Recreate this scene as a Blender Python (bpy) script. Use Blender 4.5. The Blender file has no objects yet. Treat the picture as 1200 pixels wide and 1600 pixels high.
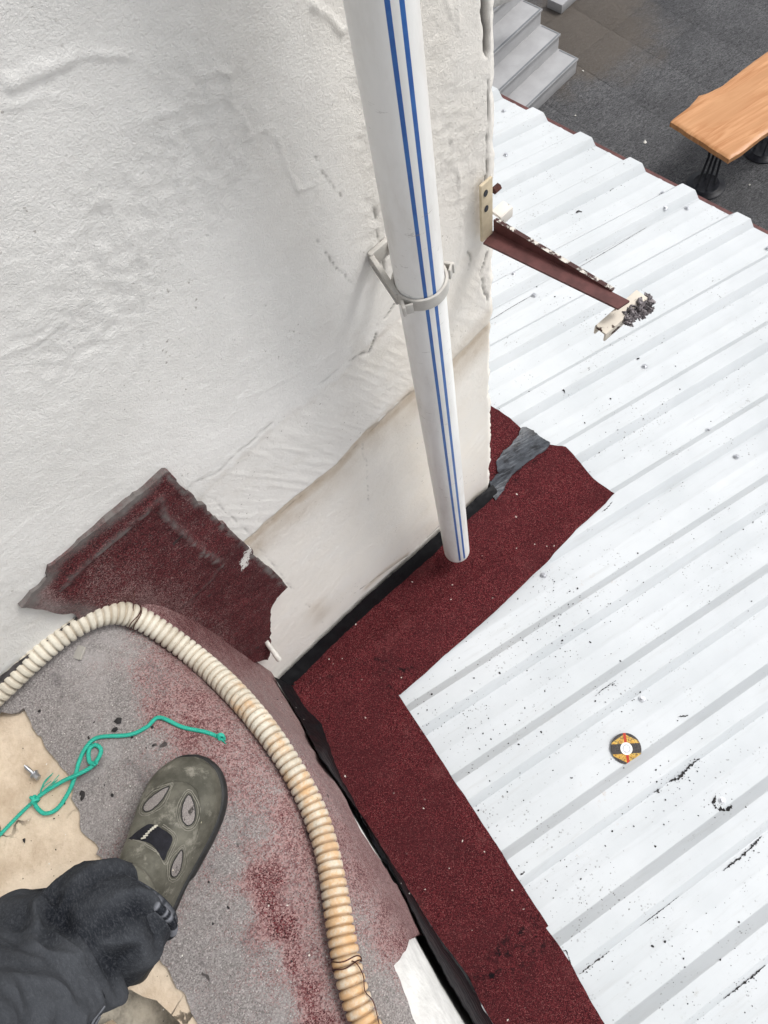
import bpy, bmesh, math, random
import numpy as np
from mathutils import Vector, Matrix
from mathutils.geometry import delaunay_2d_cdt
random.seed(7); rng = np.random.default_rng(11)
scene = bpy.context.scene
COL = scene.collection

# ------------------------------------------------------------------ camera
# metric frame: camera at the origin of "c-space" (x along the roof ribs, z up); world z = c z + ZC
ZC = 6.0
F = 1202.0
def _ray(p): return np.array([p[0]-600.0, 800.0-p[1], -F])
_dn = _ray((772, 1285)); _up = -_dn/np.linalg.norm(_dn)
_rv = _ray((5789, -2200)); _rv /= np.linalg.norm(_rv)
SLOPE = math.asin(_rv@_up); TS = math.tan(SLOPE)
_xh = _rv-_up*(_rv@_up); _xh /= np.linalg.norm(_xh)
RM = np.array([_xh, np.cross(_up, _xh), _up])
def wray(p): return RM@_ray(p)
cam_d = bpy.data.cameras.new('camera'); cam = bpy.data.objects.new('camera', cam_d); COL.objects.link(cam)
cam_d.sensor_fit = 'VERTICAL'; cam_d.sensor_height = 36.0; cam_d.lens = 36.0*F/1600
cam_d.clip_start = 0.02; cam_d.clip_end = 1000
mw = Matrix([list(RM[i])+[0] for i in range(3)]+[[0, 0, 0, 1]]); mw.translation = (0, 0, ZC)
cam.matrix_world = mw
scene.camera = cam
scene.render.resolution_x = 768; scene.render.resolution_y = 1024

# ------------------------------------------------------------------ world, sun, exposure
SUN_EL, SUN_AZ = math.radians(55), math.radians(-15)      # azimuth from +x towards +y
w_ = bpy.data.worlds.new('World'); scene.world = w_; w_.use_nodes = True
nt = w_.node_tree; nt.nodes.clear()
sky = nt.nodes.new('ShaderNodeTexSky'); sky.sky_type = 'NISHITA'; sky.sun_disc = False
sky.sun_elevation = SUN_EL; sky.sun_rotation = math.pi/2-SUN_AZ; sky.dust_density = 4.0; sky.air_density = 1.0; sky.ozone_density = 1.0
hs = nt.nodes.new('ShaderNodeHueSaturation'); hs.inputs['Saturation'].default_value = 0.26
bg = nt.nodes.new('ShaderNodeBackground'); bg.inputs['Strength'].default_value = 0.148
wo = nt.nodes.new('ShaderNodeOutputWorld')
nt.links.new(sky.outputs[0], hs.inputs['Color']); nt.links.new(hs.outputs[0], bg.inputs[0]); nt.links.new(bg.outputs[0], wo.inputs[0])
sd = bpy.data.lights.new('sun', 'SUN'); sd.energy = 1.35; sd.angle = math.radians(13); sd.color = (1.0, 0.985, 0.965)
so = bpy.data.objects.new('sun', sd); COL.objects.link(so)
sv = Vector((math.cos(SUN_AZ)*math.cos(SUN_EL), math.sin(SUN_AZ)*math.cos(SUN_EL), math.sin(SUN_EL)))
so.rotation_euler = (-sv).to_track_quat('-Z', 'Y').to_euler(); so.location = sv*20
scene.view_settings.view_transform = 'Standard'; scene.view_settings.look = 'None'
scene.view_settings.exposure = 0.36; scene.view_settings.gamma = 1.0; scene.view_settings.use_curve_mapping = False

# ------------------------------------------------------------------ measured frames
H = 1.955                                   # camera above the roof pans
WA = np.array([-0.265, 0.563]); WTH = math.radians(12.0)
WW = np.array([math.cos(WTH), math.sin(WTH)]); WN = np.array([-WW[1], WW[0]])   # along wall / into wall
W_END = 0.785
def on_roof(px, py, o=0.0):
    r = wray((px, py)); return r*((-H+o)/(r[2]-TS*r[0]))
def on_level(px, py, z):
    r = wray((px, py)); return r*(z/r[2])
def on_wall(px, py, off=0.0):               # -> (u, z) in the wall plane
    r = wray((px, py)); P = r*(((WA@WN)-off)/(r[:2]@WN)); return ((P[:2]-WA)@WW, P[2])
def wall_pt(u, z, off=0.0):
    q = WA+WW*u-WN*off; return np.array([q[0], q[1], z])
def to_world(P):
    P = np.array(P, float).copy(); P[..., 2] += ZC; return P

# ------------------------------------------------------------------ noise
_T = rng.random((256, 256))
def vnoise(x, y):
    xi = np.floor(x).astype(int); yi = np.floor(y).astype(int); fx = x-xi; fy = y-yi
    fx = fx*fx*(3-2*fx); fy = fy*fy*(3-2*fy)
    a = _T[xi & 255, yi & 255]; b = _T[(xi+1) & 255, yi & 255]; c = _T[xi & 255, (yi+1) & 255]; d = _T[(xi+1) & 255, (yi+1) & 255]
    return (a*(1-fx)+b*fx)*(1-fy)+(c*(1-fx)+d*fx)*fy-0.5
def fbm(x, y, o=4, s=0.0):
    x = np.asarray(x, float)+s*17.3; y = np.asarray(y, float)+s*9.7; r = 0; a = 1.0
    for i in range(o): r = r+a*vnoise(x*2**i+i*31.7, y*2**i+i*11.3); a *= 0.5
    return r
def sstep(e0, e1, x):
    t = np.clip((x-e0)/(e1-e0), 0, 1); return t*t*(3-2*t)
def pdist(X, Y, pts):
    d = np.full(np.shape(X), 1e9)
    for (x0, y0), (x1, y1) in zip(pts[:-1], pts[1:]):
        dx, dy = x1-x0, y1-y0; L = dx*dx+dy*dy+1e-12
        t = np.clip(((X-x0)*dx+(Y-y0)*dy)/L, 0, 1)
        d = np.minimum(d, np.hypot(X-x0-t*dx, Y-y0-t*dy))
    return d
def inside(X, Y, poly):
    c = np.zeros(np.shape(X), bool); n = len(poly)
    for i in range(n):
        x0, y0 = poly[i]; x1, y1 = poly[(i+1) % n]
        if y0 == y1: continue
        c ^= ((y0 > Y) != (y1 > Y)) & (X < (x1-x0)*(Y-y0)/(y1-y0)+x0)
    return c

# ------------------------------------------------------------------ objects
def tag(o, label=None, cat=None, group=None, kind=None):
    if label: o['label'] = label
    if cat: o['category'] = cat
    if group: o['group'] = group
    if kind: o['kind'] = kind
    return o
def link(name, me, mat=None, parent=None, smooth=True):
    o = bpy.data.objects.new(name, me); COL.objects.link(o)
    if mat is not None and not me.materials: me.materials.append(mat)
    if smooth: me.shade_smooth()
    if parent is not None: o.parent = parent; o.matrix_parent_inverse = parent.matrix_world.inverted()
    return o
def mesh(name, V, Fc, mat=None, parent=None, smooth=True, attrs=None, shift=True, auto=None):
    me = bpy.data.meshes.new(name)
    V = np.asarray(V, float)
    if shift: V = to_world(V)
    me.from_pydata(V.tolist(), [], [list(map(int, f)) for f in Fc]); me.update()
    if attrs:
        for k, a in attrs.items():
            at = me.attributes.new(k, 'FLOAT', 'POINT'); at.data.foreach_set('value', np.asarray(a, np.float32))
    o = link(name, me, mat, parent, smooth)
    if auto: me.set_sharp_from_angle(angle=math.radians(auto))
    return o
def empty(name, loc):
    o = bpy.data.objects.new(name, None); COL.objects.link(o); o.location = (loc[0], loc[1], loc[2]+ZC)
    o.empty_display_size = 0.1; bpy.context.view_layer.update(); return o
def gridf(n, m, wrap=False):
    i, j = np.meshgrid(np.arange(n-1), np.arange(m if wrap else m-1), indexing='ij')
    j2 = (j+1) % m
    return np.stack([i*m+j, (i+1)*m+j, (i+1)*m+j2, i*m+j2], -1).reshape(-1, 4)
class MB:
    def __init__(s): s.v = []; s.f = []
    def add(s, V, Fc):
        b = len(s.v); s.v += [tuple(map(float, p)) for p in V]; s.f += [tuple(int(i)+b for i in f) for f in Fc]; return s
    def box(s, c, h, ax=None):
        ax = np.eye(3) if ax is None else np.array(ax)
        P = [np.array(c)+ax[0]*h[0]*a+ax[1]*h[1]*b+ax[2]*h[2]*d for a in (-1, 1) for b in (-1, 1) for d in (-1, 1)]
        return s.add(P, [(0, 1, 3, 2), (4, 6, 7, 5), (0, 4, 5, 1), (2, 3, 7, 6), (0, 2, 6, 4), (1, 5, 7, 3)])
    def prism(s, poly, z0, z1):
        n = len(poly); P = [(x, y, z0) for x, y in poly]+[(x, y, z1) for x, y in poly]
        return s.add(P, [tuple(range(n))[::-1], tuple(range(n, 2*n))]+[(i, (i+1) % n, n+(i+1) % n, n+i) for i in range(n)])
    def tube(s, path, rad, n=10, caps=True):
        V, Fc = sweep(path, rad, n); b = len(V)-n
        if caps: Fc = list(map(tuple, Fc))+[tuple(range(n))[::-1], tuple(range(b, b+n))]
        return s.add(V, Fc)
    def build(s, name, mat, parent=None, smooth=False, bevel=0, auto=None, shift=True):
        o = mesh(name, s.v, s.f, mat, parent, smooth, shift=shift)
        if bevel:
            bm = bmesh.new(); bm.from_mesh(o.data); bmesh.ops.bevel(bm, geom=bm.edges[:], offset=bevel, segments=2, affect='EDGES', profile=0.5); bm.to_mesh(o.data); bm.free()
            o.data.shade_smooth(); o.data.set_sharp_from_angle(angle=math.radians(35))
        if auto: o.data.shade_smooth(); o.data.set_sharp_from_angle(angle=math.radians(auto))
        return o
def frames(path):
    P = np.array(path, float); T = np.gradient(P, axis=0); T /= np.linalg.norm(T, axis=1)[:, None]+1e-12
    up = np.array([0, 0, 1.0]) if abs(T[0, 2]) < 0.9 else np.array([1.0, 0, 0])
    A = np.cross(T[0], up); A /= np.linalg.norm(A); As = []
    for t in T:
        A = A-t*(A@t); A /= np.linalg.norm(A); As.append(A)
    As = np.array(As); return P, T, As, np.cross(T, As)
def sweep(path, rad, n=10):
    P, T, A, B = frames(path); m = len(P)
    rad = np.broadcast_to(np.asarray(rad, float), (m,)); th = np.linspace(0, 2*np.pi, n, endpoint=False)
    V = P[:, None]+rad[:, None, None]*(A[:, None]*np.cos(th)[None, :, None]+B[:, None]*np.sin(th)[None, :, None])
    return V.reshape(-1, 3), gridf(m, n, True)
def catmull(pts, step):
    P = np.array(pts, float); P = np.vstack([2*P[0]-P[1], P, 2*P[-1]-P[-2]]); out = []
    for i in range(1, len(P)-2):
        p0, p1, p2, p3 = P[i-1:i+3]; t = np.linspace(0, 1, 24, endpoint=False)[:, None]
        out.append(0.5*(2*p1+(p2-p0)*t+(2*p0-5*p1+4*p2-p3)*t*t+(3*p1-p0-3*p2+p3)*t**3))
    Q = np.vstack(out+[P[-2:-1]]); L = np.r_[0, np.cumsum(np.linalg.norm(np.diff(Q, axis=0), axis=1))]
    s = np.linspace(0, L[-1], max(3, int(L[-1]/step)))
    return np.stack([np.interp(s, L, Q[:, k]) for k in range(Q.shape[1])], 1), s
def rough_edge(poly, step, amp, seed=0, flags=None):
    out = []; n = len(poly); k = 0
    for i in range(n):
        p, q = np.array(poly[i], float), np.array(poly[(i+1) % n], float); L = np.linalg.norm(q-p); m = max(1, int(L/step))
        nrm = np.array([-(q-p)[1], (q-p)[0]])/(L+1e-9); a = amp if flags is None else amp*flags[i]
        for j in range(m):
            k += 1; e = a*(fbm(np.array([k*0.23]), np.array([seed*3.1]), 3, seed)[0]*1.6) if j else 0
            out.append(p+(q-p)*j/m+nrm*e)
    return out
def sheet(name, poly, mp, mat, parent=None, spacing=0.008, thick=0.004, tdir=None, attrs=None, jitter=0.3, smooth=True):
    """polygon in a 2-D chart -> triangulated slab; mp maps chart points (n,2) to (top xyz, normal)"""
    poly = [np.array(p[:2], float) for p in poly]; A = np.array(poly); lo, hi = A.min(0), A.max(0)
    gx = np.arange(lo[0]+spacing/2, hi[0], spacing); gy = np.arange(lo[1]+spacing/2, hi[1], spacing)
    X, Y = np.meshgrid(gx, gy); X = X+(rng.random(X.shape)-.5)*spacing*jitter; Y = Y+(rng.random(X.shape)-.5)*spacing*jitter
    k = inside(X, Y, poly) & (pdist(X, Y, poly+[poly[0]]) > spacing*0.45)
    pts = [Vector(p) for p in poly]+[Vector((x, y)) for x, y in zip(X[k], Y[k])]
    n = len(poly)
    r = delaunay_2d_cdt(pts, [], [list(range(n))], 1, 1e-7)
    V2 = np.array([(v.x, v.y) for v in r[0]]); Fc = [tuple(f) for f in r[2]]
    top, nrm = mp(V2); m = len(V2)
    bot = top-nrm*thick
    cnt = {}
    for f in Fc:
        for i in range(len(f)):
            e = (f[i], f[(i+1) % len(f)]); cnt[e] = 1
    bnd = [e for e in cnt if (e[1], e[0]) not in cnt]
    F2 = Fc+[tuple(i+m for i in f[::-1]) for f in Fc]+[(b, a, a+m, b+m) for a, b in bnd]
    at = None
    if attrs: at = {kk: np.r_[a, a] for kk, a in attrs(V2, top).items()}
    return mesh(name, np.vstack([top, bot]), F2, mat, parent, smooth, at, auto=50 if smooth else None)

# ------------------------------------------------------------------ materials
class Mat:
    def __init__(s, name, rough=0.8, spec=0.3, metal=0.0):
        s.m = bpy.data.materials.new(name); s.m.use_nodes = True; s.t = s.m.node_tree; s.b = s.t.nodes['Principled BSDF']
        s.b.inputs['Roughness'].default_value = rough; s.b.inputs['Specular IOR Level'].default_value = spec; s.b.inputs['Metallic'].default_value = metal
        s.co = s.t.nodes.new('ShaderNodeTexCoord').outputs['Object']; s.h = None
    def n(s, typ, **kw):
        d = s.t.nodes.new(typ)
        for k, v in kw.items(): setattr(d, k, v)
        return d
    def set(s, sock, v):
        if isinstance(v, (int, float)): sock.default_value = v
        elif isinstance(v, tuple): sock.default_value = (*v, 1.0) if len(v) == 3 and sock.type == 'RGBA' else v
        else: s.t.links.new(v, sock)
    def noise(s, scale, detail=4, rough=0.6, co=None, dist=0.0):
        d = s.n('ShaderNodeTexNoise'); s.set(d.inputs['Vector'], co or s.co); d.inputs['Scale'].default_value = scale
        d.inputs['Detail'].default_value = detail; d.inputs['Roughness'].default_value = rough; d.inputs['Distortion'].default_value = dist; return d.outputs['Fac']
    def vor(s, scale, out='Color', co=None, feature='F1'):
        d = s.n('ShaderNodeTexVoronoi', feature=feature); s.set(d.inputs['Vector'], co or s.co); d.inputs['Scale'].default_value = scale; o = d.outputs[out]
        if out == 'Color':
            e = s.n('ShaderNodeSeparateColor'); s.t.links.new(o, e.inputs[0]); return e.outputs[0]
        return o
    def mapped(s, sc=(1, 1, 1), rot=(0, 0, 0)):
        d = s.n('ShaderNodeMapping'); s.t.links.new(s.co, d.inputs[0]); d.inputs['Scale'].default_value = sc; d.inputs['Rotation'].default_value = rot; return d.outputs[0]
    def ramp(s, x, a, b, lo=0.0, hi=1.0):
        d = s.n('ShaderNodeMapRange', interpolation_type='SMOOTHSTEP'); s.set(d.inputs[0], x)
        for i, v in zip((1, 2, 3, 4), (a, b, lo, hi)): d.inputs[i].default_value = v
        return d.outputs[0]
    def math(s, op, a, b=0.0):
        d = s.n('ShaderNodeMath', operation=op); s.set(d.inputs[0], a); s.set(d.inputs[1], b); return d.outputs[0]
    def mix(s, f, a, b):
        d = s.n('ShaderNodeMix', data_type='RGBA'); s.set(d.inputs[0], f); s.set(d.inputs[6], a); s.set(d.inputs[7], b); return d.outputs[2]
    def attr(s, name): return s.n('ShaderNodeAttribute', attribute_name=name).outputs['Fac']
    def xyz(s, co=None):
        d = s.n('ShaderNodeSeparateXYZ'); s.set(d.inputs[0], co or s.co); return d.outputs
    def color(s, c): s.set(s.b.inputs['Base Color'], c); return s
    def rough(s, c): s.set(s.b.inputs['Roughness'], c); return s
    def bump(s, h, dist=0.001, strength=1.0):
        d = s.n('ShaderNodeBump'); d.inputs['Distance'].default_value = dist; d.inputs['Strength'].default_value = strength; s.set(d.inputs['Height'], h)
        if s.h: s.t.links.new(s.h, d.inputs['Normal'])
        s.h = d.outputs[0]; s.t.links.new(s.h, s.b.inputs['Normal']); return s
def simple(name, c, rough=0.7, var=0.15, scale=30, bumpd=0.0005, bscale=120, metal=0.0, spec=0.3):
    m = Mat(name, rough, spec, metal); v = m.ramp(m.noise(scale, 5), 0.3, 0.7, 0, 1)
    m.color(m.mix(v, tuple(x*(1-var) for x in c), tuple(min(1, x*(1+var)) for x in c)))
    if bumpd: m.bump(m.noise(bscale, 4), bumpd)
    return m.m

def mat_wall():
    m = Mat('wall_paint', 0.75, 0.25)
    v = m.ramp(m.noise(6, 6, 0.65), 0.3, 0.7)
    base = m.mix(v, (0.80, 0.785, 0.75), (0.88, 0.865, 0.83))
    base = m.mix(m.math('MULTIPLY', m.attr('cream'), m.ramp(m.noise(14, 4), 0.2, 0.7, 0.55, 1.0)), base, (0.87, 0.825, 0.75))
    # faint yellow-grey weathering with its own shapes
    base = m.mix(m.ramp(m.noise(3.1, 7, 0.7), 0.55, 0.72, 0, 0.5), base, (0.70, 0.66, 0.59))
    st = m.math('MULTIPLY', m.attr('stain'), m.ramp(m.noise(40, 5, 0.7), 0.25, 0.75, 0.65, 1.0))
    base = m.mix(st, base, (0.50, 0.41, 0.31))
    sp = m.math('MULTIPLY', m.ramp(m.vor(420), 0.985, 0.995), m.ramp(m.noise(9, 3), 0.56, 0.65))
    base = m.mix(m.math('MULTIPLY', sp, 0.6), base, (0.25, 0.22, 0.18))
    base = m.mix(m.attr('dark'), base, (0.10, 0.085, 0.07))
    m.color(base)
    m.bump(m.noise(900, 3), 0.0004)
    m.bump(m.noise(125, 3, 0.55), 0.0008)
    m.bump(m.noise(28, 4, 0.6, m.mapped((1, 1, 1.6), (.2, .6, .3))), 0.0010, .8)
    m.bump(m.math('MULTIPLY', m.noise(230, 5, 0.7), m.attr('grit')), 0.0022)
    m.bump(m.noise(420, 4, 0.7), 0.0014)
    return m.m
M_WALL = mat_wall()

def felt_nodes(m, dusty=None):
    """granule colour"""
    g1 = m.vor(620); g2 = m.vor(900)
    g = m.mix(m.ramp(g1, 0.0, 1.0), (0.019, 0.0042, 0.0056), (0.132, 0.0245, 0.028))
    g = m.mix(m.ramp(g2, 0.93, 0.97), g, (0.27, 0.10, 0.095))
    g = m.mix(m.ramp(m.vor(610), 0.0, 0.10, 1.0, 0.0), g, (0.012, 0.006, 0.008))
    g = m.mix(m.ramp(m.noise(7, 5, 0.6), 0.35, 0.72, 0, 0.5), g, (0.050, 0.013, 0.015))
    g = m.mix(m.ramp(m.noise(11, 5, 0.65), 0.55, 0.8, 0, 0.4), g, (0.17, 0.055, 0.055))
    return g
def mat_felt_new():
    m = Mat('red_felt_new', 0.9, 0.05)
    g = felt_nodes(m)
    tar = m.math('MULTIPLY', m.attr('tar'), m.ramp(m.noise(60, 7, 0.8), 0.49, 0.62))
    g = m.mix(tar, g, (0.005, 0.005, 0.006))
    g = m.mix(m.ramp(m.vor(300), 0.9993, 0.9998), g, (0.6, 0.55, 0.5))
    m.color(g); m.rough(m.ramp(tar, 0, 1, 0.85, 0.65))
    m.bump(m.vor(620), 0.0007); m.bump(m.noise(30, 4), 0.0022); m.bump(m.noise(7, 3), 0.008, .7)
    return m.m
def mat_felt_old():
    m = Mat('worn_red_felt', 0.9, 0.2)
    red = felt_nodes(m)
    g = m.vor(700)
    grey = m.mix(g, (0.135, 0.124, 0.118), (0.31, 0.285, 0.275))
    grey = m.mix(m.ramp(m.vor(640), 0.95, 0.985, 0, .6), grey, (0.50, 0.46, 0.44))
    grey = m.mix(m.ramp(m.noise(9, 5, 0.65), 0.5, 0.75, 0, 0.7), grey, (0.33, 0.31, 0.30))
    grey = m.mix(m.ramp(m.noise(16, 5, 0.65, dist=0.6), 0.56, 0.72, 0, 0.6), grey, (0.085, 0.075, 0.078))
    dusty = m.mix(m.ramp(m.vor(480), 0, 1), (0.13, 0.063, 0.063), (0.33, 0.21, 0.20))
    k = m.math('ADD', m.attr('red'), m.math('MULTIPLY', m.math('SUBTRACT', m.noise(30, 7, 0.75), 0.5), 0.55))
    k2 = m.math('ADD', k, m.math('MULTIPLY', m.math('SUBTRACT', m.vor(850), 0.5), 0.45))
    c = m.mix(m.ramp(k2, 0.30, 0.52), grey, dusty)
    c = m.mix(m.ramp(k2, 0.66, 0.88), c, red)
    dirt = m.math('MULTIPLY', m.attr('mortar'), m.ramp(m.noise(70, 6, 0.7), 0.25, 0.55, 0.45, 1.0))
    c = m.mix(dirt, c, m.mix(m.noise(120, 3), (0.10, 0.09, 0.085), (0.22, 0.20, 0.19)))
    wp = m.math('ADD', m.attr('paint'), m.math('MULTIPLY', m.math('SUBTRACT', m.vor(330), 0.5), 0.5))
    c = m.mix(m.ramp(wp, 0.45, 0.62), c, (0.70, 0.68, 0.64))
    c = m.mix(m.ramp(m.math('MULTIPLY', m.ramp(m.noise(26, 2), 0.70, 0.73), m.ramp(m.noise(5, 2), 0.45, 0.55)), 0, 1, 0, 0.85), c, (0.035, 0.03, 0.03))
    m.color(c)
    m.bump(m.vor(700), 0.0005); m.bump(m.noise(28, 5, 0.6), 0.0030)
    return m.m
def mat_bitumen():
    m = Mat('black_bitumen', 0.5, 0.12); m.color(m.mix(m.noise(60, 4), (0.004, 0.004, 0.005), (0.011, 0.011, 0.012)))
    m.rough(m.ramp(m.noise(25, 5), 0.35, 0.65, 0.4, 0.7)); m.bump(m.noise(110, 5, 0.65), 0.0012); return m.m
def mat_tar_grey():
    m = Mat('grey_tar', 0.35, 0.5); v = m.noise(30, 6, 0.7); s = m.noise(90, 4, 0.6, m.mapped((0.25, 1.6, 1), (0, 0, 0.45)))
    c = m.mix(m.ramp(v, 0.35, 0.6), (0.006, 0.006, 0.008), (0.050, 0.056, 0.066)); m.color(m.mix(m.ramp(s, 0.5, 0.7), c, (0.095, 0.103, 0.115)))
    m.bump(s, 0.0015); m.bump(m.noise(160, 4), 0.0012); return m.m
def mat_roof():
    m = Mat('white_sheet_metal', 0.5, 0.25)
    base = m.mix(m.ramp(m.noise(4, 6, 0.6), 0.3, 0.7), (0.485, 0.510, 0.524), (0.54, 0.562, 0.576))
    st = m.mapped((1.2, 14, 6)); base = m.mix(m.ramp(m.noise(5, 6, 0.7, st), 0.50, 0.75, 0, 0.42), base, (0.43, 0.44, 0.44))
    base = m.mix(m.ramp(m.noise(26, 7, 0.75), 0.62, 0.76, 0, 0.55), base, (0.36, 0.355, 0.335))
    fl = m.math('MULTIPLY', m.ramp(m.vor(300), 0.955, 0.985), m.ramp(m.noise(9, 5, 0.7), 0.5, 0.66))
    base = m.mix(m.math('MULTIPLY', fl, 0.75), base, (0.14, 0.135, 0.13))
    rst = m.math('MULTIPLY', m.ramp(m.noise(30, 5, 0.7), 0.62, 0.72), m.ramp(m.noise(4.3, 2), 0.58, 0.66)); base = m.mix(m.math('MULTIPLY', rst, 0.5), base, (0.40, 0.30, 0.22))
    m.color(base); m.rough(m.ramp(m.noise(12, 5), 0.3, 0.7, 0.5, 0.7)); m.bump(m.noise(3.5, 3), 0.002, 0.5); m.bump(m.noise(220, 4), 0.00015); return m.m
def mat_concrete():
    m = Mat('bare_screed', 0.9, 0.2)
    c = m.mix(m.ramp(m.noise(11, 7, 0.68), 0.3, 0.7), (0.43, 0.335, 0.24), (0.66, 0.555, 0.43))
    c = m.mix(m.ramp(m.noise(24, 6, 0.7), 0.58, 0.72, 0, 0.55), c, (0.36, 0.285, 0.21))
    c = m.mix(m.ramp(m.noise(8, 5, 0.6, dist=1.0), 0.58, 0.75, 0, 0.6), c, (0.64, 0.565, 0.46))
    cr = m.n('ShaderNodeTexVoronoi', feature='DISTANCE_TO_EDGE'); wv = m.n('ShaderNodeMix', data_type='VECTOR'); wv.inputs[0].default_value = 0.035
    nn = m.n('ShaderNodeTexNoise'); nn.inputs['Scale'].default_value = 22; nn.inputs['Detail'].default_value = 5; m.t.links.new(m.co, nn.inputs['Vector'])
    m.t.links.new(m.co, wv.inputs[4]); m.t.links.new(nn.outputs['Color'], wv.inputs[5]); m.t.links.new(wv.outputs[1], cr.inputs['Vector']); cr.inputs['Scale'].default_value = 9
    k = m.math('MULTIPLY', m.ramp(cr.outputs['Distance'], 0.004, 0.014, 1, 0), m.ramp(m.noise(7, 2), 0.52, 0.6))
    c = m.mix(m.math('MULTIPLY', k, 0.85), c, (0.05, 0.04, 0.03))
    m.color(c); m.bump(m.math('SUBTRACT', m.noise(60, 6, 0.65), m.math('MULTIPLY', k, 0.6)), 0.003); m.bump(m.noise(400, 3), 0.0005); return m.m
def mat_hose():
    m = Mat('corrugated_hose', 0.5, 0.35)
    c = m.mix(m.ramp(m.noise(22, 6, .7), .3, .7), (0.47, 0.425, 0.34), (0.66, 0.62, 0.52))
    r = m.math('ADD', m.attr('rust'), m.math('MULTIPLY', m.math('SUBTRACT', m.noise(34, 7, 0.75), 0.5), 2.0))
    c = m.mix(m.ramp(r, 0.35, 0.95, 0, 0.85), c, (0.55, 0.31, 0.125))
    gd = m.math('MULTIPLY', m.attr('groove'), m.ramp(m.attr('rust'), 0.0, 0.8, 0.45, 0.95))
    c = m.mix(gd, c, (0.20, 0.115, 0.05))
    c = m.mix(m.ramp(m.noise(150, 4, .7), 0.62, 0.72, 0, 0.7), c, (0.17, 0.115, 0.07)); c = m.mix(m.ramp(m.noise(17, 5, .7), 0.55, 0.7, 0, 0.45), c, (0.30, 0.27, 0.22))
    m.color(c); m.bump(m.noise(160, 3), 0.0005); return m.m
def mat_denim():
    m = Mat('washed_denim', 0.95, 0.1)
    m.b.inputs['Sheen Weight'].default_value = 0.0
    k = m.math('ADD', m.attr('worn'), m.math('MULTIPLY', m.math('SUBTRACT', m.noise(28, 6, 0.7), 0.5), 0.7))
    c = m.mix(m.ramp(k, 0.15, 0.9), (0.006, 0.0075, 0.011), (0.052, 0.056, 0.063))
    wv = m.noise(700, 3, .7, m.mapped((1, .3, .3), (.3, .4, .9)))
    c = m.mix(m.ramp(wv, .45, .75, 0, .45), c, (0.085, 0.09, 0.10))
    c = m.mix(m.ramp(m.vor(900), 0.85, 0.95, 0, 0.15), c, (0.095, 0.10, 0.11))
    c = m.mix(m.attr('fade'), c, (0.27, 0.28, 0.31))
    m.color(c); m.bump(wv, 0.0008); m.bump(m.noise(60, 5, 0.65), 0.002); return m.m
def mat_suede():
    m = Mat('olive_suede', 0.8, 0.25)
    c = m.mix(m.ramp(m.noise(22, 6, 0.65), 0.3, 0.7), (0.055, 0.053, 0.041), (0.135, 0.129, 0.104))
    c = m.mix(m.ramp(m.noise(38, 6, 0.72), 0.53, 0.70, 0, 0.7), c, (0.26, 0.245, 0.205))
    c = m.mix(m.ramp(m.noise(90, 3), 0.72, 0.76, 0, 0.7), c, (0.42, 0.38, 0.28))
    m.color(c); m.rough(m.ramp(m.noise(18, 4), 0.35, 0.65, 0.5, 0.85)); m.bump(m.noise(420, 4), 0.0005); m.bump(m.noise(45, 4), 0.0012); return m.m
def mat_mesh_fabric():
    m = Mat('grey_mesh', 0.85, 0.2); v = m.vor(900, 'Distance')
    c = m.mix(m.ramp(v, 0.1, 0.5), (0.36, 0.33, 0.31), (0.20, 0.18, 0.17)); c = m.mix(m.ramp(m.noise(70, 5, 0.7), 0.58, 0.66, 0, 0.85), c, (0.02, 0.018, 0.016))
    c = m.mix(m.ramp(m.noise(60, 2, co=m.mapped((1, 1, 1), (1, 2, 3))), 0.70, 0.73), c, (0.62, 0.56, 0.45)); m.color(c); m.bump(v, 0.0006); return m.m
def mat_wood():
    m = Mat('varnished_wood', 0.4, 0.35); g = m.noise(2.2, 7, 0.6, m.mapped((0.9, 9, 4)), 1.2)
    c = m.mix(m.ramp(g, 0.3, 0.7), (0.40, 0.175, 0.066), (0.56, 0.295, 0.14)); c = m.mix(m.ramp(m.noise(1.4, 3, co=m.mapped((0.6, 3, 1))), 0.5, 0.62, 0, 0.6), c, (0.46, 0.235, 0.105)); m.color(c); m.bump(g, 0.001); return m.m
def mat_paving():
    m = Mat('dark_slate_paving', 0.62, 0.3); m.co = m.n('ShaderNodeNewGeometry').outputs['Position']
    co = m.mapped((9, 26, 10), (0, 0, 0.9)); g = m.noise(2.2, 8, 0.72, co, 2.2)
    c = m.mix(m.ramp(g, 0.36, 0.68), (0.040, 0.040, 0.044), (0.26, 0.26, 0.265)); c = m.mix(m.ramp(m.noise(0.9, 5), 0.35, 0.7, 0, 0.5), c, (0.05, 0.05, 0.054))
    d = m.n('ShaderNodeNewGeometry').outputs['Position']; vs = m.n('ShaderNodeVectorMath', operation='DISTANCE'); m.t.links.new(d, vs.inputs[0]); vs.inputs[1].default_value = (5.35, 6.0, 0.0)
    k = m.math('ADD', vs.outputs['Value'], m.math('MULTIPLY', m.math('SUBTRACT', m.noise(2.2, 6, 0.65, d), 0.5), 1.3))
    c = m.mix(m.ramp(k, 0.45, 1.05, 0.8, 0), c, (0.155, 0.13, 0.105))
    m.color(c); m.bump(g, 0.035); m.bump(m.noise(60, 4), 0.002); return m.m

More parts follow.
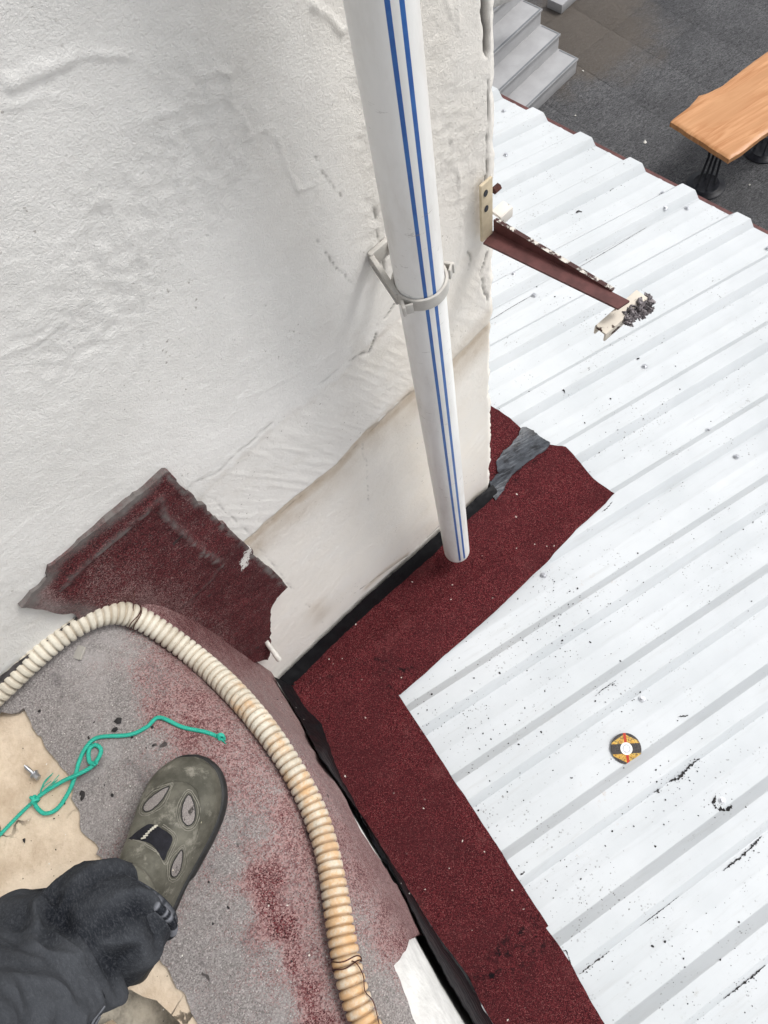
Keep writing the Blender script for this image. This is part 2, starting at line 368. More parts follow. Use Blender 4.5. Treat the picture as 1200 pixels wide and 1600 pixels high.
M_FELT = mat_felt_new(); M_FOLD = mat_felt_old(); M_BIT = mat_bitumen(); M_TARG = mat_tar_grey(); M_ROOF = mat_roof(); M_SCREED = mat_concrete(); M_HOSE = mat_hose()
M_DENIM = mat_denim(); M_SUEDE = mat_suede(); M_MESH = mat_mesh_fabric(); M_WOOD = mat_wood(); M_PAVE = mat_paving()
M_WHITE = simple('white_wall_paint', (0.64, 0.63, 0.605), 0.75, 0.12, 26, 0.003, 70)
M_MASON = simple('grey_masonry', (0.30, 0.285, 0.26), 0.9, 0.25, 14, 0.004, 40)
M_SUB = simple('rough_subfloor', (0.27, 0.245, 0.20), 0.95, 0.45, 30, 0.008, 50)
M_EDGE = simple('tarred_edge', (0.060, 0.054, 0.055), 0.85, 0.5, 60, 0.003, 90)
M_MAROON = simple('maroon_paint', (0.098, 0.037, 0.034), 0.45, 0.25, 35, 0.0004, 150)
M_STEEL = simple('zinc_steel', (0.55, 0.56, 0.58), 0.3, 0.15, 90, 0.0003, 300, 0.9)
M_IRON = simple('black_iron', (0.014, 0.015, 0.020), 0.4, 0.4, 25, 0.0006, 200)
M_STEP = simple('grey_stair_tile', (0.33, 0.33, 0.335), 0.5, 0.08, 5, 0.0006, 60)
M_STEPL = simple('stair_nosing', (0.17, 0.18, 0.19), 0.5, 0.1, 10, 0.0004, 60)
M_RUBBER = simple('black_rubber', (0.02, 0.02, 0.02), 0.6, 0.3, 60, 0.0008, 200)
M_PLASTIC = simple('pale_plastic', (0.62, 0.60, 0.55), 0.45, 0.08, 40, 0.0002, 200)
M_CLAMP = simple('grey_plastic_clamp', (0.47, 0.45, 0.415), 0.45, 0.1, 50, 0.0003, 200)
M_DARKFAB = simple('black_elastic', (0.010, 0.010, 0.014), 0.85, 0.3, 80, 0.0008, 700)
M_THREAD = simple('pale_thread', (0.19, 0.18, 0.15), 0.85, 0.2, 300, 0)
M_WIRE = simple('rusty_wire', (0.075, 0.028, 0.022), 0.6, 0.4, 120, 0.0003, 400, 0.3)
M_NEST = simple('dried_grey_mud', (0.21, 0.19, 0.195), 0.95, 0.5, 90, 0.003, 160)

# ================================================================== SETTING: courtyard ground
GZ = -6.0
g = MB(); g.box((0, 0, GZ-0.30), (300, 300, 0.25)); ground = g.build('ground', M_PAVE); tag(ground, 'dark slate paved courtyard far below the roof', 'ground', kind='structure')
TA = math.radians(8); tw = np.array([math.cos(TA), math.sin(TA)]); tn = np.array([-tw[1], tw[0]])
T_S = 0.60; tb = MB(); tb.box((0, 0, 0), (T_S/2-0.0010, T_S/2-0.0010, 0.025))
tile0 = None
for i in range(-3, 10):
    for j in range(-5, 10):
        c = np.array([4.59, 4.44])+tw*T_S*(i+.5)+tn*T_S*(j+.5)
        if c[0] < 2.6: continue
        if tile0 is None:
            tile0 = tb.build('paving_tile', M_PAVE, None, bevel=0.0006, shift=False); o = tile0
        else:
            o = tile0.copy(); COL.objects.link(o)
        o.parent = ground; o.location = (c[0], c[1], ZC+GZ-0.025+random.uniform(-.0005, .0005)); o.rotation_euler = (random.uniform(-.0006, .0006), random.uniform(-.0006, .0006), TA)

# ================================================================== staircase in the courtyard
SA = math.radians(15); sx = np.array([math.cos(SA), math.sin(SA)]); sn = np.array([-sx[1], sx[0]])
st = empty('staircase', (4.2, 5.9, GZ)); tag(st, 'pale grey tiled outdoor steps rising beside the dark courtyard', 'stairs')
P0 = np.array([4.955, 5.531]); TR, RI, WID = 0.245, 0.17, 2.2
for k in range(7):
    f0 = P0+sn*TR*k; z1 = GZ+RI*(k+1); ax = [(*sx, 0), (*sn, 0), (0, 0, 1)]
    c = f0-sx*WID/2+sn*(TR*1.0+0.05)/2
    b = MB(); b.box((*(c+sn*0.006), (GZ+z1)/2-0.012), (WID/2-0.006, (TR+0.05)/2-0.006, (z1-GZ)/2-0.012), ax); s_ = b.build('step', M_STEP, st, bevel=0.002)
    b = MB(); b.box((*c, z1-0.012), (WID/2, (TR+0.05)/2, 0.012), ax); t_ = b.build('tread', M_STEP, s_, bevel=0.002)
    b = MB(); b.box((*(f0-sx*WID/2+sn*0.014), z1+0.0012), (WID/2-0.004, 0.010, 0.0012), ax); b.box((*(f0-sx*0.014+sn*(TR/2+0.01)), z1+0.0012), (0.007, TR/2-0.018, 0.0012), ax)
    b.build('nosing', M_STEPL, s_)
hA, hB = on_level(755, 4, -5.0), on_level(850, -34, -5.0); d = (hB-hA); L = np.linalg.norm(d); d /= L; nn = np.array([-d[1], d[0], 0])
hr = empty('pale_beam', (*(hA+hB)[:2]/2, -5.0)); tag(hr, 'pale painted beam end above the top of the grey stairs', 'beam')
b = MB(); b.box((hA+hB)/2-d*0.25, (L/2+.25, 0.06, 0.05), [d, nn, (0, 0, 1)]); b.build('beam', M_WHITE, hr, bevel=0.01)
for q in (-.6, -.45):
    b = MB(); c = (hA+hB)/2+d*q; b.box((c[0], c[1], (GZ-5.052)/2), (0.03, 0.03, (-5.052-GZ)/2)); b.build('post', M_WHITE, hr)
c = on_level(890, -3, -5.9); b = MB(); b.box((c[0], c[1]+.10, -5.95), (0.16, 0.1, 0.05), [(*sx, 0), (*sn, 0), (0, 0, 1)])
tag(b.build('concrete_block', M_STEP, bevel=0.006), 'small pale grey block on dark paving behind the stairs', 'block')

# ================================================================== main building wall
wall = empty('building_wall', (*WA, -2.0)); tag(wall, 'cracked off-white plastered house wall behind the striped drainpipe', 'wall')
CN = WA+WW*W_END
core = [WA-WW*4+WN*.012, CN-WW*.012+WN*.012, CN-WW*.012+WN*5, WA-WW*4+WN*5]
b = MB(); b.prism([tuple(p) for p in core], GZ, 2.6); b.build('wall_core', M_WHITE, wall)
us = np.r_[np.linspace(-4, -0.45, 40)[:-1], np.arange(-0.45, W_END-0.004, 0.0032), W_END-0.003, W_END]
zs_ = np.r_[np.arange(-1.99, 0.05, 0.0036), np.linspace(0.05, 2.6, 60)[1:]]
U, Z = np.meshgrid(us, zs_, indexing='ij')
def wp(pts): return [on_wall(*p) for p in pts]
D = 0.010+fbm(U*4, Z*4, 2, 1)*0.004+fbm(U*22, Z*22, 3, 2)*0.0007
# rough stippled patches and long trowel drags
rp = sstep(0.02, 0.22, fbm(U*5.5, Z*4, 3, 5)); grit = 0.25+0.75*rp
def blob(pts, r): return np.exp(-(pdist(U, Z, wp(pts))/r)**2)
rough = np.clip(blob([(215, 300), (290, 215), (330, 240)], .07)+blob([(120, 500), (190, 400)], .06)+blob([(640, 60), (720, 300)], .05)*0.9+blob([(590, 380), (560, 60)], .03)+0.22*rp, 0, 1)
D += rough*(fbm(U*95, Z*95, 3, 6)*0.0022)
grit = np.clip(0.2+rough, 0, 1)
drag = fbm(U*9+Z*3, Z*55-U*30, 3, 7); D += drag*0.0009*sstep(-.1, .25, fbm(U*6, Z*6, 2, 77))
def ridge(pts, wd, h, soft=0.5, seed=1):
    global D
    m = 1+soft*fbm(U*40, Z*40, 2, seed)*2; D = D+.6*h*np.exp(-(pdist(U+fbm(U*45, Z*45, 2, 51)*.006, Z+fbm(U*45, Z*45, 2, 52)*.006, wp(pts))/(wd*.62))**2)*np.clip(m, 0.1, 2)
ridge([(0, 130), (60, 100), (130, 84), (190, 78)], .004, .0035); ridge([(0, 120), (40, 95), (110, 72)], .006, .0025)
ridge([(0, 158), (60, 140), (120, 150)], .004, .0018); ridge([(0, 548), (60, 515), (100, 485)], .003, .002)
ridge([(205, 190), (235, 168), (290, 155), (330, 150)], .003, .0016); ridge([(240, 230), (255, 215), (300, 185), (330, 180)], .003, .002)
ridge([(305, 110), (330, 104), (350, 115), (355, 130), (345, 145), (370, 165), (378, 200), (372, 212)], .0022, .003)
ridge([(375, 213), (400, 200), (418, 198), (430, 240), (450, 270), (462, 290), (487, 283), (487, 300)], .0022, .003)
ridge([(430, 530), (480, 505), (530, 492)], .002, .0013); ridge([(360, 620), (440, 590), (520, 545)], .002, .0013)
ridge([(0, 840), (60, 790), (120, 760)], .003, .001); ridge([(100, 930), (150, 905)], .002, .001)
ridge([(675, 0), (690, 30), (703, 48)], .002, .003); ridge([(695, 0), (700, 35)], .002, .003); ridge([(690, 215), (697, 235), (692, 252)], .002, .003)
ridge([(700, 260), (712, 350), (705, 420)], .004, .0025, 1.0); ridge([(478, 0), (505, 25), (530, 40)], .005, .004)
# lower coat: new render below the diagonal line, proud on its lower side with a slumped lip
line_hi = wp([(300, 780), (350, 730), (420, 665), (480, 620), (520, 590), (560, 545), (600, 508)])
bnd = wp([(370, 848), (440, 785), (520, 720), (560, 672), (590, 650), (650, 600), (700, 562), (755, 505)])
lz = np.interp(U, [p[0] for p in bnd], [p[1] for p in bnd]); lh = np.interp(U, [p[0] for p in line_hi], [p[1] for p in line_hi])
below = sstep(0.004, -0.004, Z-lz-fbm(U*40, Z*8, 3, 8)*.006)
D -= below*0.0035
band = sstep(-.004, .004, lh-Z+fbm(U*60, Z*20, 2, 9)*.012)*(1-below)*sstep(.02, .06, U)
D += band*(-0.0012+np.abs(fbm(U*120+Z*60, Z*14, 2, 3))*0.0018)
# cracks and the broken crevice near the corner
dark = np.zeros_like(D)
def crack(pts, wd, dep, dk=1.0, seed=3, brk=0.0):
    global D, dark
    P = wp(pts); dd = pdist(U+fbm(U*60, Z*60, 2, seed)*.004, Z+fbm(U*60, Z*60, 2, seed+4)*.004, P)
    on = sstep(brk-.15, brk+.1, fbm(U*50, Z*50, 2, seed+8)+.3) if brk else 1.0
    m = np.exp(-(dd/wd)**2)*on; D = D-dep*m; dark = np.maximum(dark, m*dk)
crack([(737, 0), (739, 30), (742, 55), (743, 80)], .0045, .010, 1.0, 3)
crack([(743, 80), (746, 130), (748, 180), (746, 220), (747, 290), (750, 380)], .0012, .004, .8, 5, .15)
crack([(752, 395), (742, 425), (748, 450), (756, 470)], .0016, .005, .6, 9, .1); crack([(720, 390), (728, 402), (723, 420)], .0014, .004, .5, 10, .1)
crack([(612, 470), (598, 490), (585, 500), (578, 530), (572, 545), (556, 548)], .0017, .003, .75, 6, .05)
crack([(556, 548), (530, 565), (500, 590), (485, 603)], .0016, .002, .55, 7, .25); crack([(480, 238), (525, 302)], .0010, .001, .6, 8, .12); crack([(483, 368), (545, 442)], .0010, .001, .6, 8, .12)
crack([(575, 320), (590, 400), (600, 440)], .0010, .002, .6, 4, .1)
crack([(300, 745), (330, 735), (350, 715), (420, 655)], .0018, .002, .35, 12, .3); crack([(560, 690), (568, 720), (572, 780)], .0012, .001, .35, 13, .3)
crack([(205, 385), (212, 480), (214, 570)], .0010, .0008, .12, 12, .0)
crack([(370, 848), (440, 795), (520, 722), (600, 645), (650, 600)], .0009, .001, .35, 14)
crack([(560, 918), (600, 890), (640, 862), (690, 815)], .0022, .0015, .6, 15, .2); crack([(330, 775), (390, 835), (445, 905), (505, 975)], .0012, .001, .35, 16, .25)
stain = np.exp(-(pdist(U, Z+.016, bnd)/(.026+.012*fbm(U*18, Z*6, 2, 24)))**2)*below*1.0*sstep(.03, .16, U)
stain = np.maximum(stain, .85*np.exp(-(pdist(U, Z+.04, bnd)/.055)**2)*below*(.75+.6*fbm(U*14, Z*9, 3, 22)))
stain = np.maximum(stain, .8*np.exp(-(pdist(U, Z, wp([(640, 608), (610, 635), (575, 665)]))/.018)**2)*sstep(-.02, .01, fbm(U*30, Z*30, 3, 21)+.1))
stain = np.maximum(stain, .75*np.exp(-(pdist(U, Z, wp([(570, 915), (600, 888), (632, 866)]))/.012)**2)); stain = np.maximum(stain, .45*np.exp(-(pdist(U, Z, wp([(490, 945), (500, 960)]))/.03)**2))
stain = np.maximum(stain, .5*np.exp(-(pdist(U, Z, wp([(700, 560), (755, 495)]))/.03)**2)); stain = np.maximum(stain, .4*np.exp(-(pdist(U, Z, wp([(745, 770), (720, 800)]))/.03)**2))
stain = np.maximum(stain, .22*np.exp(-(pdist(U, Z, line_hi)/.012)**2)*(fbm(U*70, Z*70, 2, 31)+.5))
stain = np.maximum(stain, .18*np.clip(fbm(U*9, Z*2.2, 4, 23)+.1, 0, 1)*sstep(.25, .45, U)); cream = np.clip(below*.75+sstep(.50, .62, U)*.7+.25*band, 0, 1)
# ragged arris towards the right corner and a chipped bite
edge = sstep(W_END-.022, W_END, U)
D -= edge**3*(0.004+0.005*np.clip(fbm(Z*0+3, Z*26, 4, 12)+.35, 0, 1)); 
Q = WA[None, None]+WW[None, None]*U[..., None]-WN[None, None]*D[..., None]
wob = sstep(W_END-.03, W_END, U)*(fbm(Z*0+1, Z*26, 4, 17)*.0065+fbm(Z*0+1, Z*3.1, 2, 19)*.008-.001)+sstep(W_END-.20, W_END, U)*np.interp(Z, [-1.95, -1.2, -.5, 0], [-.012, .004, .014, .016])
Q += WW[None, None]*wob[..., None]
V = np.concatenate([Q, Z[..., None]], -1).reshape(-1, 3); n, m = U.shape
rim = V.reshape(n, m, 3)[-1]; rets = []
for k, dd in enumerate((.012, .05, .3, 1.5, 4.9)):
    r_ = rim.copy(); t = min(1, (k+1)/2); bx = (CN[None]+WN[None]*dd)
    r_[:, :2] = bx+(rim[:, :2]-(CN[None]))@WW[:, None]*WW[None]*(1 if k < 1 else .4)
    rets.append(r_)
VV = np.vstack([V]+rets); fa = gridf(n+len(rets), m)[:, ::-1]
ext = lambda a: np.r_[a.reshape(-1), np.tile(a[-1], len(rets))]
mesh('plaster', VV, fa, M_WALL, wall, True, dict(stain=ext(stain), dark=ext(dark), cream=ext(cream), grit=ext(grit)))
# exposed dark mortar where the corner has broken away
b = MB(); u_, z_ = W_END, on_wall(768, 225)[1]
for dz, dx, hz, s in ((.015, .001, .022, 1), (-.022, .004, .028, 2), (-.05, .002, .014, 3)):
    c = wall_pt(u_+dx, z_+dz, -.006); pts = []
    b.box(c-np.array([*(WW*.004), 0]), (.0035, .006, hz*.6), [(*WW, 0), (*WN, 0), (.12*(s-2), .1, 1)])
b.build('exposed_mortar', M_MASON, wall, bevel=0.002)

# ================================================================== annex with the white sheet metal roof
PITCH, RH = 0.198, 0.027
def rprof(y):
    f = (np.asarray(y, float)-0.25) % PITCH
    return np.interp(f, [0, .019, .067, .086, .136, .139, .145, .148, PITCH], [0, RH, RH, 0, 0, .0018, .0018, 0, 0])
def roof_z(x, y): return -H+TS*np.asarray(x, float)+rprof(y)
def x_start(y):
    yc = CN[1]
    return np.where(y < .50, -.258, np.where(y < yc, -.262+(y-.548)/math.tan(WTH)+.02, CN[0]-(y-yc)*math.tan(WTH)+.03)).clip(-.258, None)
def x_eave(y): return 1.768-(np.asarray(y)-1.064)*.310
annex = empty('annex_building', (0.8, 0.2, GZ)); tag(annex, 'low annex under a white ribbed sheet metal roof below the ledge', 'building')
laps = [.25+PITCH*k for k in (-11, -7, -3, 1, 5, 9, 13)]
brk = np.array([0, .002, .0175, .0205, .0655, .0685, .0845, .0875, .134, .139, .145, .150])
for a_, b_ in zip(laps[:-1], laps[1:]):
    ys = sorted(set(np.round(np.concatenate([k*PITCH+brk for k in range(5)])+a_, 5))); ys = np.array([a_-.003]+[y for y in ys if y < b_+.088])
    xs = np.linspace(0, 1, 26); Yg, Tg = np.meshgrid(ys, xs, indexing='ij')
    x0 = x_start(Yg); x1 = x_eave(Yg); Xg = x0+(x1-x0)*Tg
    lift = .0018*sstep(a_+.115, a_+.09, Yg); wav = fbm(Xg*2.2, Yg*9, 2, int(a_*10)+40)*.0012*sstep(0, .3, np.minimum(Yg-a_, .3)+.1)
    Zg = roof_z(Xg, np.maximum(Yg, a_))+lift+wav
    V1 = np.stack([Xg, Yg, Zg], -1).reshape(-1, 3); V2 = V1-np.array([0, 0, .0008]); k = len(V1); f1 = gridf(len(ys), 26)
    e = [(i, i+1) for i in range(25)]; side = [(j, i, i+k, j+k) for i, j in e]
    ends = [((i)*26+25, (i+1)*26+25, (i+1)*26+25+k, i*26+25+k) for i in range(len(ys)-1)]
    mesh('roof_sheet', np.vstack([V1, V2]), np.vstack([f1[:, ::-1], f1+k, np.array(side), np.array(ends)]), M_ROOF, annex, True, auto=25)
b = MB(); ey = np.linspace(-1.9, 2.75, 12)
for y0, y1 in zip(ey[:-1], ey[1:]):
    p0 = np.array([x_eave(y0)+.012, y0]); p1 = np.array([x_eave(y1)+.012, y1]); dd = (p1-p0)/np.linalg.norm(p1-p0); out = np.array([dd[1], -dd[0]])
    if out[0] < 0: out = -out
    zc = lambda p: -H+TS*p[0]-.030
    q = [p0, p1, p1+out*.022, p0+out*.022]; q2 = [p0-out*.05, p1-out*.05]
    b.add([(*p, zc(p)+.012) for p in q]+[(*p, zc(p)-.10) for p in q], [(0, 1, 2, 3)[::-1], (4, 5, 6, 7), (0, 1, 5, 4), (1, 2, 6, 5), (2, 3, 7, 6), (3, 0, 4, 7)])
tr = b.build('eave_trim', M_MAROON, annex)
ap = [(-.20, -1.9), (x_eave(-1.9)-.10, -1.9), (x_eave(2.7)-.10, 2.7), (float(x_start(np.array(2.7)))+.05, 2.7), (CN[0]+.03, CN[1]), (-.20, .50)]
b = MB(); nn_ = len(ap); zt = [-H+TS*x-.045 for x, y in ap]
b.add([(x, y, GZ) for x, y in ap]+[(x, y, z) for (x, y), z in zip(ap, zt)], [tuple(range(nn_))[::-1], tuple(range(nn_, 2*nn_))]+[(i, (i+1) % nn_, nn_+(i+1) % nn_, nn_+i) for i in range(nn_)])
b.build('wall', M_MASON, annex)
# roofing screws with washers
sb = MB(); n = 12; th = np.linspace(0, 2*np.pi, n, endpoint=False)
def disc(b, r0, r1, z0, z1, n=12):
    th = np.linspace(0, 2*np.pi, n, endpoint=False); P = [(r0*math.cos(t), r0*math.sin(t), z0) for t in th]+[(r1*math.cos(t), r1*math.sin(t), z1) for t in th]
    b.add(P, [(i, (i+1) % n, n+(i+1) % n, n+i) for i in range(n)]+[tuple(range(n, 2*n)), tuple(range(n))[::-1]])
disc(sb, .0085, .0075, -.001, .0022); disc(sb, .0062, .0058, .0022, .0034, 12); disc(sb, .0046, .0042, .0034, .0085, 6)
screw0 = None
for p in [(787, 174), (790, 243), (1034, 305), (1037, 333), (1073, 326), (1199, 389), (802, 437), (834, 462), (1007, 573), (849, 899), (1107, 673), (1150, 714), (1003, 1092), (1128, 1251), (1226, 1350), (1260, 520), (1300, 900), (1250, 1180)]:
    P = on_roof(*p); 
    if screw0 is None: screw0 = sb.build('roof_screw', M_STEEL, None, auto=40, shift=False); o = screw0; o.parent = annex; o.matrix_parent_inverse = annex.matrix_world.inverted()
    else: o = screw0.copy(); COL.objects.link(o); 
    o.location = (P[0], P[1], float(roof_z(P[0], P[1]))+ZC+.0012); o.rotation_euler = (random.uniform(-.08, .08), SLOPE*-1+random.uniform(-.06, .06), random.random()*6)

# ================================================================== parapet ledge
PRO = [(-2.2, -1.05), (-.60, -1.05), (-.36, -1.05), (-.29, -1.058), (-.24, -1.074), (-.207, -1.102), (-.188, -1.15), (-.183, -1.22), (-.190, -1.33), (-.211, -1.52), (-.236, -1.74), (-.256, -1.93), (-.262, -2.02)]
LP, LQ = catmull(PRO, .004); LT = np.gradient(LP, axis=0); LT /= np.linalg.norm(LT, axis=1)[:, None]; LN = np.stack([-LT[:, 1], LT[:, 0]], 1)
def wall_d(x, y): return -((np.asarray(x)-WA[0])*WN[0]+(np.asarray(y)-WA[1])*WN[1])
def cove(d, R=.06):
    d = np.clip(d, 0, R); return R-np.sqrt(np.maximum(R*R-(R-d)**2, 0))
def lshift(y, z): return -.078*sstep(.20, .50, np.asarray(y, float))*np.clip((z+1.95)/.75, 0, 1)
def ledge(q, y, off=0.0):
    x = np.interp(q, LQ, LP[:, 0]); z = np.interp(q, LQ, LP[:, 1]); nx = np.interp(q, LQ, LN[:, 0]); nz = np.interp(q, LQ, LN[:, 1])
    x = x+lshift(y, z); c = cove(wall_d(x, y))*np.clip(nz, 0, 1)**1.5
    P = np.stack([x+nx*(off+c), np.asarray(y, float)+0*x, z+nz*(off+c)], -1); return P, np.stack([nx, 0*nx, nz], -1)
def hit_ledge(px, py, off=0.0):
    r = wray((px, py)); o_ = off; y = 0.0
    for _ in range(12):
        X = LP[:, 0]+LN[:, 0]*o_+lshift(y, LP[:, 1]); Zz = LP[:, 1]+LN[:, 1]*o_; s = r[0]*(Zz/r[2])-X
        k = np.where(np.diff(np.sign(s)) != 0)[0]
        if len(k) == 0: k = [int(np.argmin(np.abs(s)))]
        k = k[0]; k2 = min(k+1, len(s)-1); t = s[k]/(s[k]-s[k2]+1e-12) if k2 > k else 0; t = min(max(t, 0), 1)
        z = Zz[k]+(Zz[k2]-Zz[k])*t; y = (y+r[1]*z/r[2])/2 if _ < 11 else r[1]*z/r[2]; x = r[0]*z/r[2]
        o_ = off+float(cove(wall_d(x, y)))*max(0, LN[k, 1])**1.5
    return np.array([x, y, z]), LQ[k]+(LQ[k2]-LQ[k])*t
ledge_o = empty('parapet_ledge', (-.6, 0, -1.05)); tag(ledge_o, 'felt covered terrace ledge with worn red and grey surface', 'ledge')
# masonry body: lower behind the crest, where the screed lies on it
q0 = float(np.interp(-.40, LP[:600, 0], LQ[:600])); qs = np.r_[np.linspace(0, q0, 30), np.linspace(q0, LQ[-1], 90)[1:]]
yl = np.linspace(-2.2, .60, 120); QQ, YY = np.meshgrid(qs, yl, indexing='ij'); P, _n = ledge(QQ.reshape(-1), np.full(QQ.size, -9.), -.006); P[:, 1] = YY.reshape(-1); P[:, 0] += lshift(P[:, 1], P[:, 2])
drop = sstep(-.36, -.42, P[:, 0])*.072; P[:, 2] -= drop-fbm(P[:, 0]*9, P[:, 1]*9, 4, 61)*.012*(drop > 0)
fc = sstep(-1.3, -1.4, P[:, 2]); P[:, 0] += fc*fbm(P[:, 1]*7, P[:, 2]*7, 3, 62)*.004
wy = WA[1]+(P[:, 0]-WA[0])*math.tan(WTH)+.02; P[:, 1] = np.minimum(P[:, 1], wy)
gf = gridf(len(qs), len(yl))[:, ::-1]; isf = P[gf[:, 0], 0] < -.36
mesh('painted_masonry', P, gf[~isf], M_WHITE, ledge_o); mesh('rough_subfloor', P, gf[isf], M_SUB, ledge_o)
b = MB(); b.prism([(-2.2, -2.2), (-.30, -2.2), (-.30, .52), (-2.2, .12)], GZ, -1.16); b.build('masonry_core', M_MASON, ledge_o)
# bare screed slab with a broken front edge
def L2(pts, z=-1.055): return [on_level(x, y, z)[:2] for x, y in pts]
brkn = rough_edge(L2([(60, 1515), (120, 1528), (170, 1541), (215, 1553), (252, 1571), (272, 1590), (286, 1612), (318, 1680), (352, 1800)]), .008, .006, 4)[:-12]
brkn = [p for p in brkn]
scr = [np.array(p) for p in ((-.37, .53), (-1.6, .27), (-1.6, -.02))]+[L2([(-200, 1480)])[0]]+brkn+[np.array((brkn[-1][0]+.05, -1.2)), np.array((-.37, -1.2))]
def m_screed(V2):
    z = -1.056+fbm(V2[:, 0]*14, V2[:, 1]*14, 4, 63)*.004; N = np.zeros((len(V2), 3)); N[:, 2] = 1
    return np.stack([V2[:, 0], V2[:, 1], z], -1), N
sheet('bare_screed', scr, m_screed, M_SCREED, ledge_o, .012, .045)
# worn mineral felt over floor, crest and down the face
tearpx = [(-260, 1190), (-120, 1140), (0, 1112), (38, 1106), (58, 1148), (85, 1185), (108, 1216), (124, 1285), (150, 1335), (185, 1385), (225, 1455), (250, 1498), (262, 1512), (276, 1545), (292, 1566), (302, 1590), (322, 1615), (380, 1740), (430, 1850)]
lowpx = [(760, 1850), (700, 1720), (650, 1600), (613, 1510), (640, 1466), (660, 1461), (640, 1425), (622, 1388), (604, 1364), (588, 1340), (562, 1300), (545, 1266), (528, 1230), (512, 1205), (495, 1175), (470, 1128), (448, 1092), (428, 1058)]
def chart(pts, off=0):
    out = []
    for p in pts:
        P, q = hit_ledge(*p, off=off); out.append((q, P[1]))
    return out
tear = chart(tearpx); low = chart(lowpx)
qtop = low[-1][0]; yw = lambda q: float(WA[1]+(np.interp(q, LQ, LP[:, 0])+float(lshift(.55, np.interp(q, LQ, LP[:, 1])))-WA[0])*math.tan(WTH))-.004
wl = [(q, yw(q)) for q in np.linspace(qtop, tear[0][0], 120)[1:]]
poly = rough_edge(tear, .006, .005, 8)[:-1]; k_ = len(poly)
full = rough_edge(tear+low, .006, .004, 8, [1.5]*(len(tear)-1)+[0]+[.8]*len(low))
full = full[:-1]+[np.array(low[-1])]+[np.array(p) for p in wl]
def project(P):
    c = np.asarray(P)@RM; return 600+F*c[:, 0]/-c[:, 2], 800-F*c[:, 1]/-c[:, 2]
RED = [(30, 1090, .1), (100, 1050, .08), (100, 1150, .10), (170, 1000, .12), (180, 1080, .10), (160, 1170, .12), (215, 1010, .25), (230, 1060, .45), (250, 1110, .62), (290, 1090, .62), (300, 1140, .66), (330, 1180, .58), (230, 1160, .2), (190, 1130, .1),
       (270, 1000, .62), (330, 1060, .55), (300, 975, .85), (350, 990, .82), (395, 1020, .75), (240, 965, .7), (400, 1080, .52), (440, 1110, .50), (470, 1160, .52), (420, 1040, .58), (500, 1230, .55), (540, 1300, .60), (570, 1360, .66), (600, 1420, .70), (630, 1470, .72), (585, 1420, .5), (600, 1480, .62), (575, 1490, .22), (590, 1540, .15), (615, 1590, .12), (560, 1440, .35),
       (370, 1210, .55), (400, 1180, .55), (390, 1250, .5), (430, 1230, .52), (450, 1280, .62), (470, 1320, .62), (400, 1300, .3), (370, 1290, .2), (360, 1350, .15), (330, 1420, .12), (300, 1500, .12), (350, 1500, .15), (380, 1420, .15), (350, 1590, .15), (400, 1560, .15), (430, 1500, .25), (430, 1380, .75), (405, 1370, .8), (415, 1410, .85), (440, 1450, .8), (460, 1400, .5), (480, 1380, .5), (490, 1450, .48), (500, 1500, .5), (455, 1500, .75), (475, 1550, .78), (500, 1600, .75), (450, 1560, .2), (430, 1600, .15), (530, 1560, .5), (400, 1330, .5), (140, 1270, .12), (200, 1230, .15)]
def shep(px, py, S, p=3.2):
    num = 0; den = 0
    for x, y, v in S:
        w = 1/((px-x)**2+(py-y)**2+120)**(p/2); num = num+w*v; den = den+w
    return num/den
def a_ledge(V2, top):
    px, py = project(top); r = shep(px, py, RED)
    d = wall_d(top[:, 0], top[:, 1]); mort = .55*sstep(.03, .0, d)*(px < 170)
    return dict(red=r, mortar=mort, paint=np.zeros(len(r)))
def m_ledge(V2):
    P, N = ledge(V2[:, 0], V2[:, 1], .0); h = fbm(V2[:, 0]*10, V2[:, 1]*10, 3, 71)*.005*sstep(0, .06, wall_d(P[:, 0], P[:, 1])); return P+N*h[:, None]+N*.0015, N
sheet('felt_cover', full, m_ledge, M_FOLD, ledge_o, .0072, .006, attrs=a_ledge)

kk = np.linspace(0, 1, 60); epx = np.array([(-60+220*t, 1085-165*t) for t in kk])
A_ = np.array([wall_pt(*on_wall(*p), .013) for p in epx]); A_[:, 2] += fbm(kk*14, kk*0, 3, 44)*.006; B_ = A_+np.array([*(-WN*.003), -.03]); V = []
for j in np.linspace(0, 1, 6): V.append(A_*(1-j)+B_*j+np.array([*(-WN*.002*math.sin(math.pi*j)), .001*math.sin(math.pi*j)])+(fbm(kk*30, kk*0+j*5, 3, 45)*.003)[:, None]*np.array([0, 0, 1.]))
mesh('tarred_edge', np.stack(V, 1).reshape(-1, 3), gridf(60, 6), M_EDGE, ledge_o)
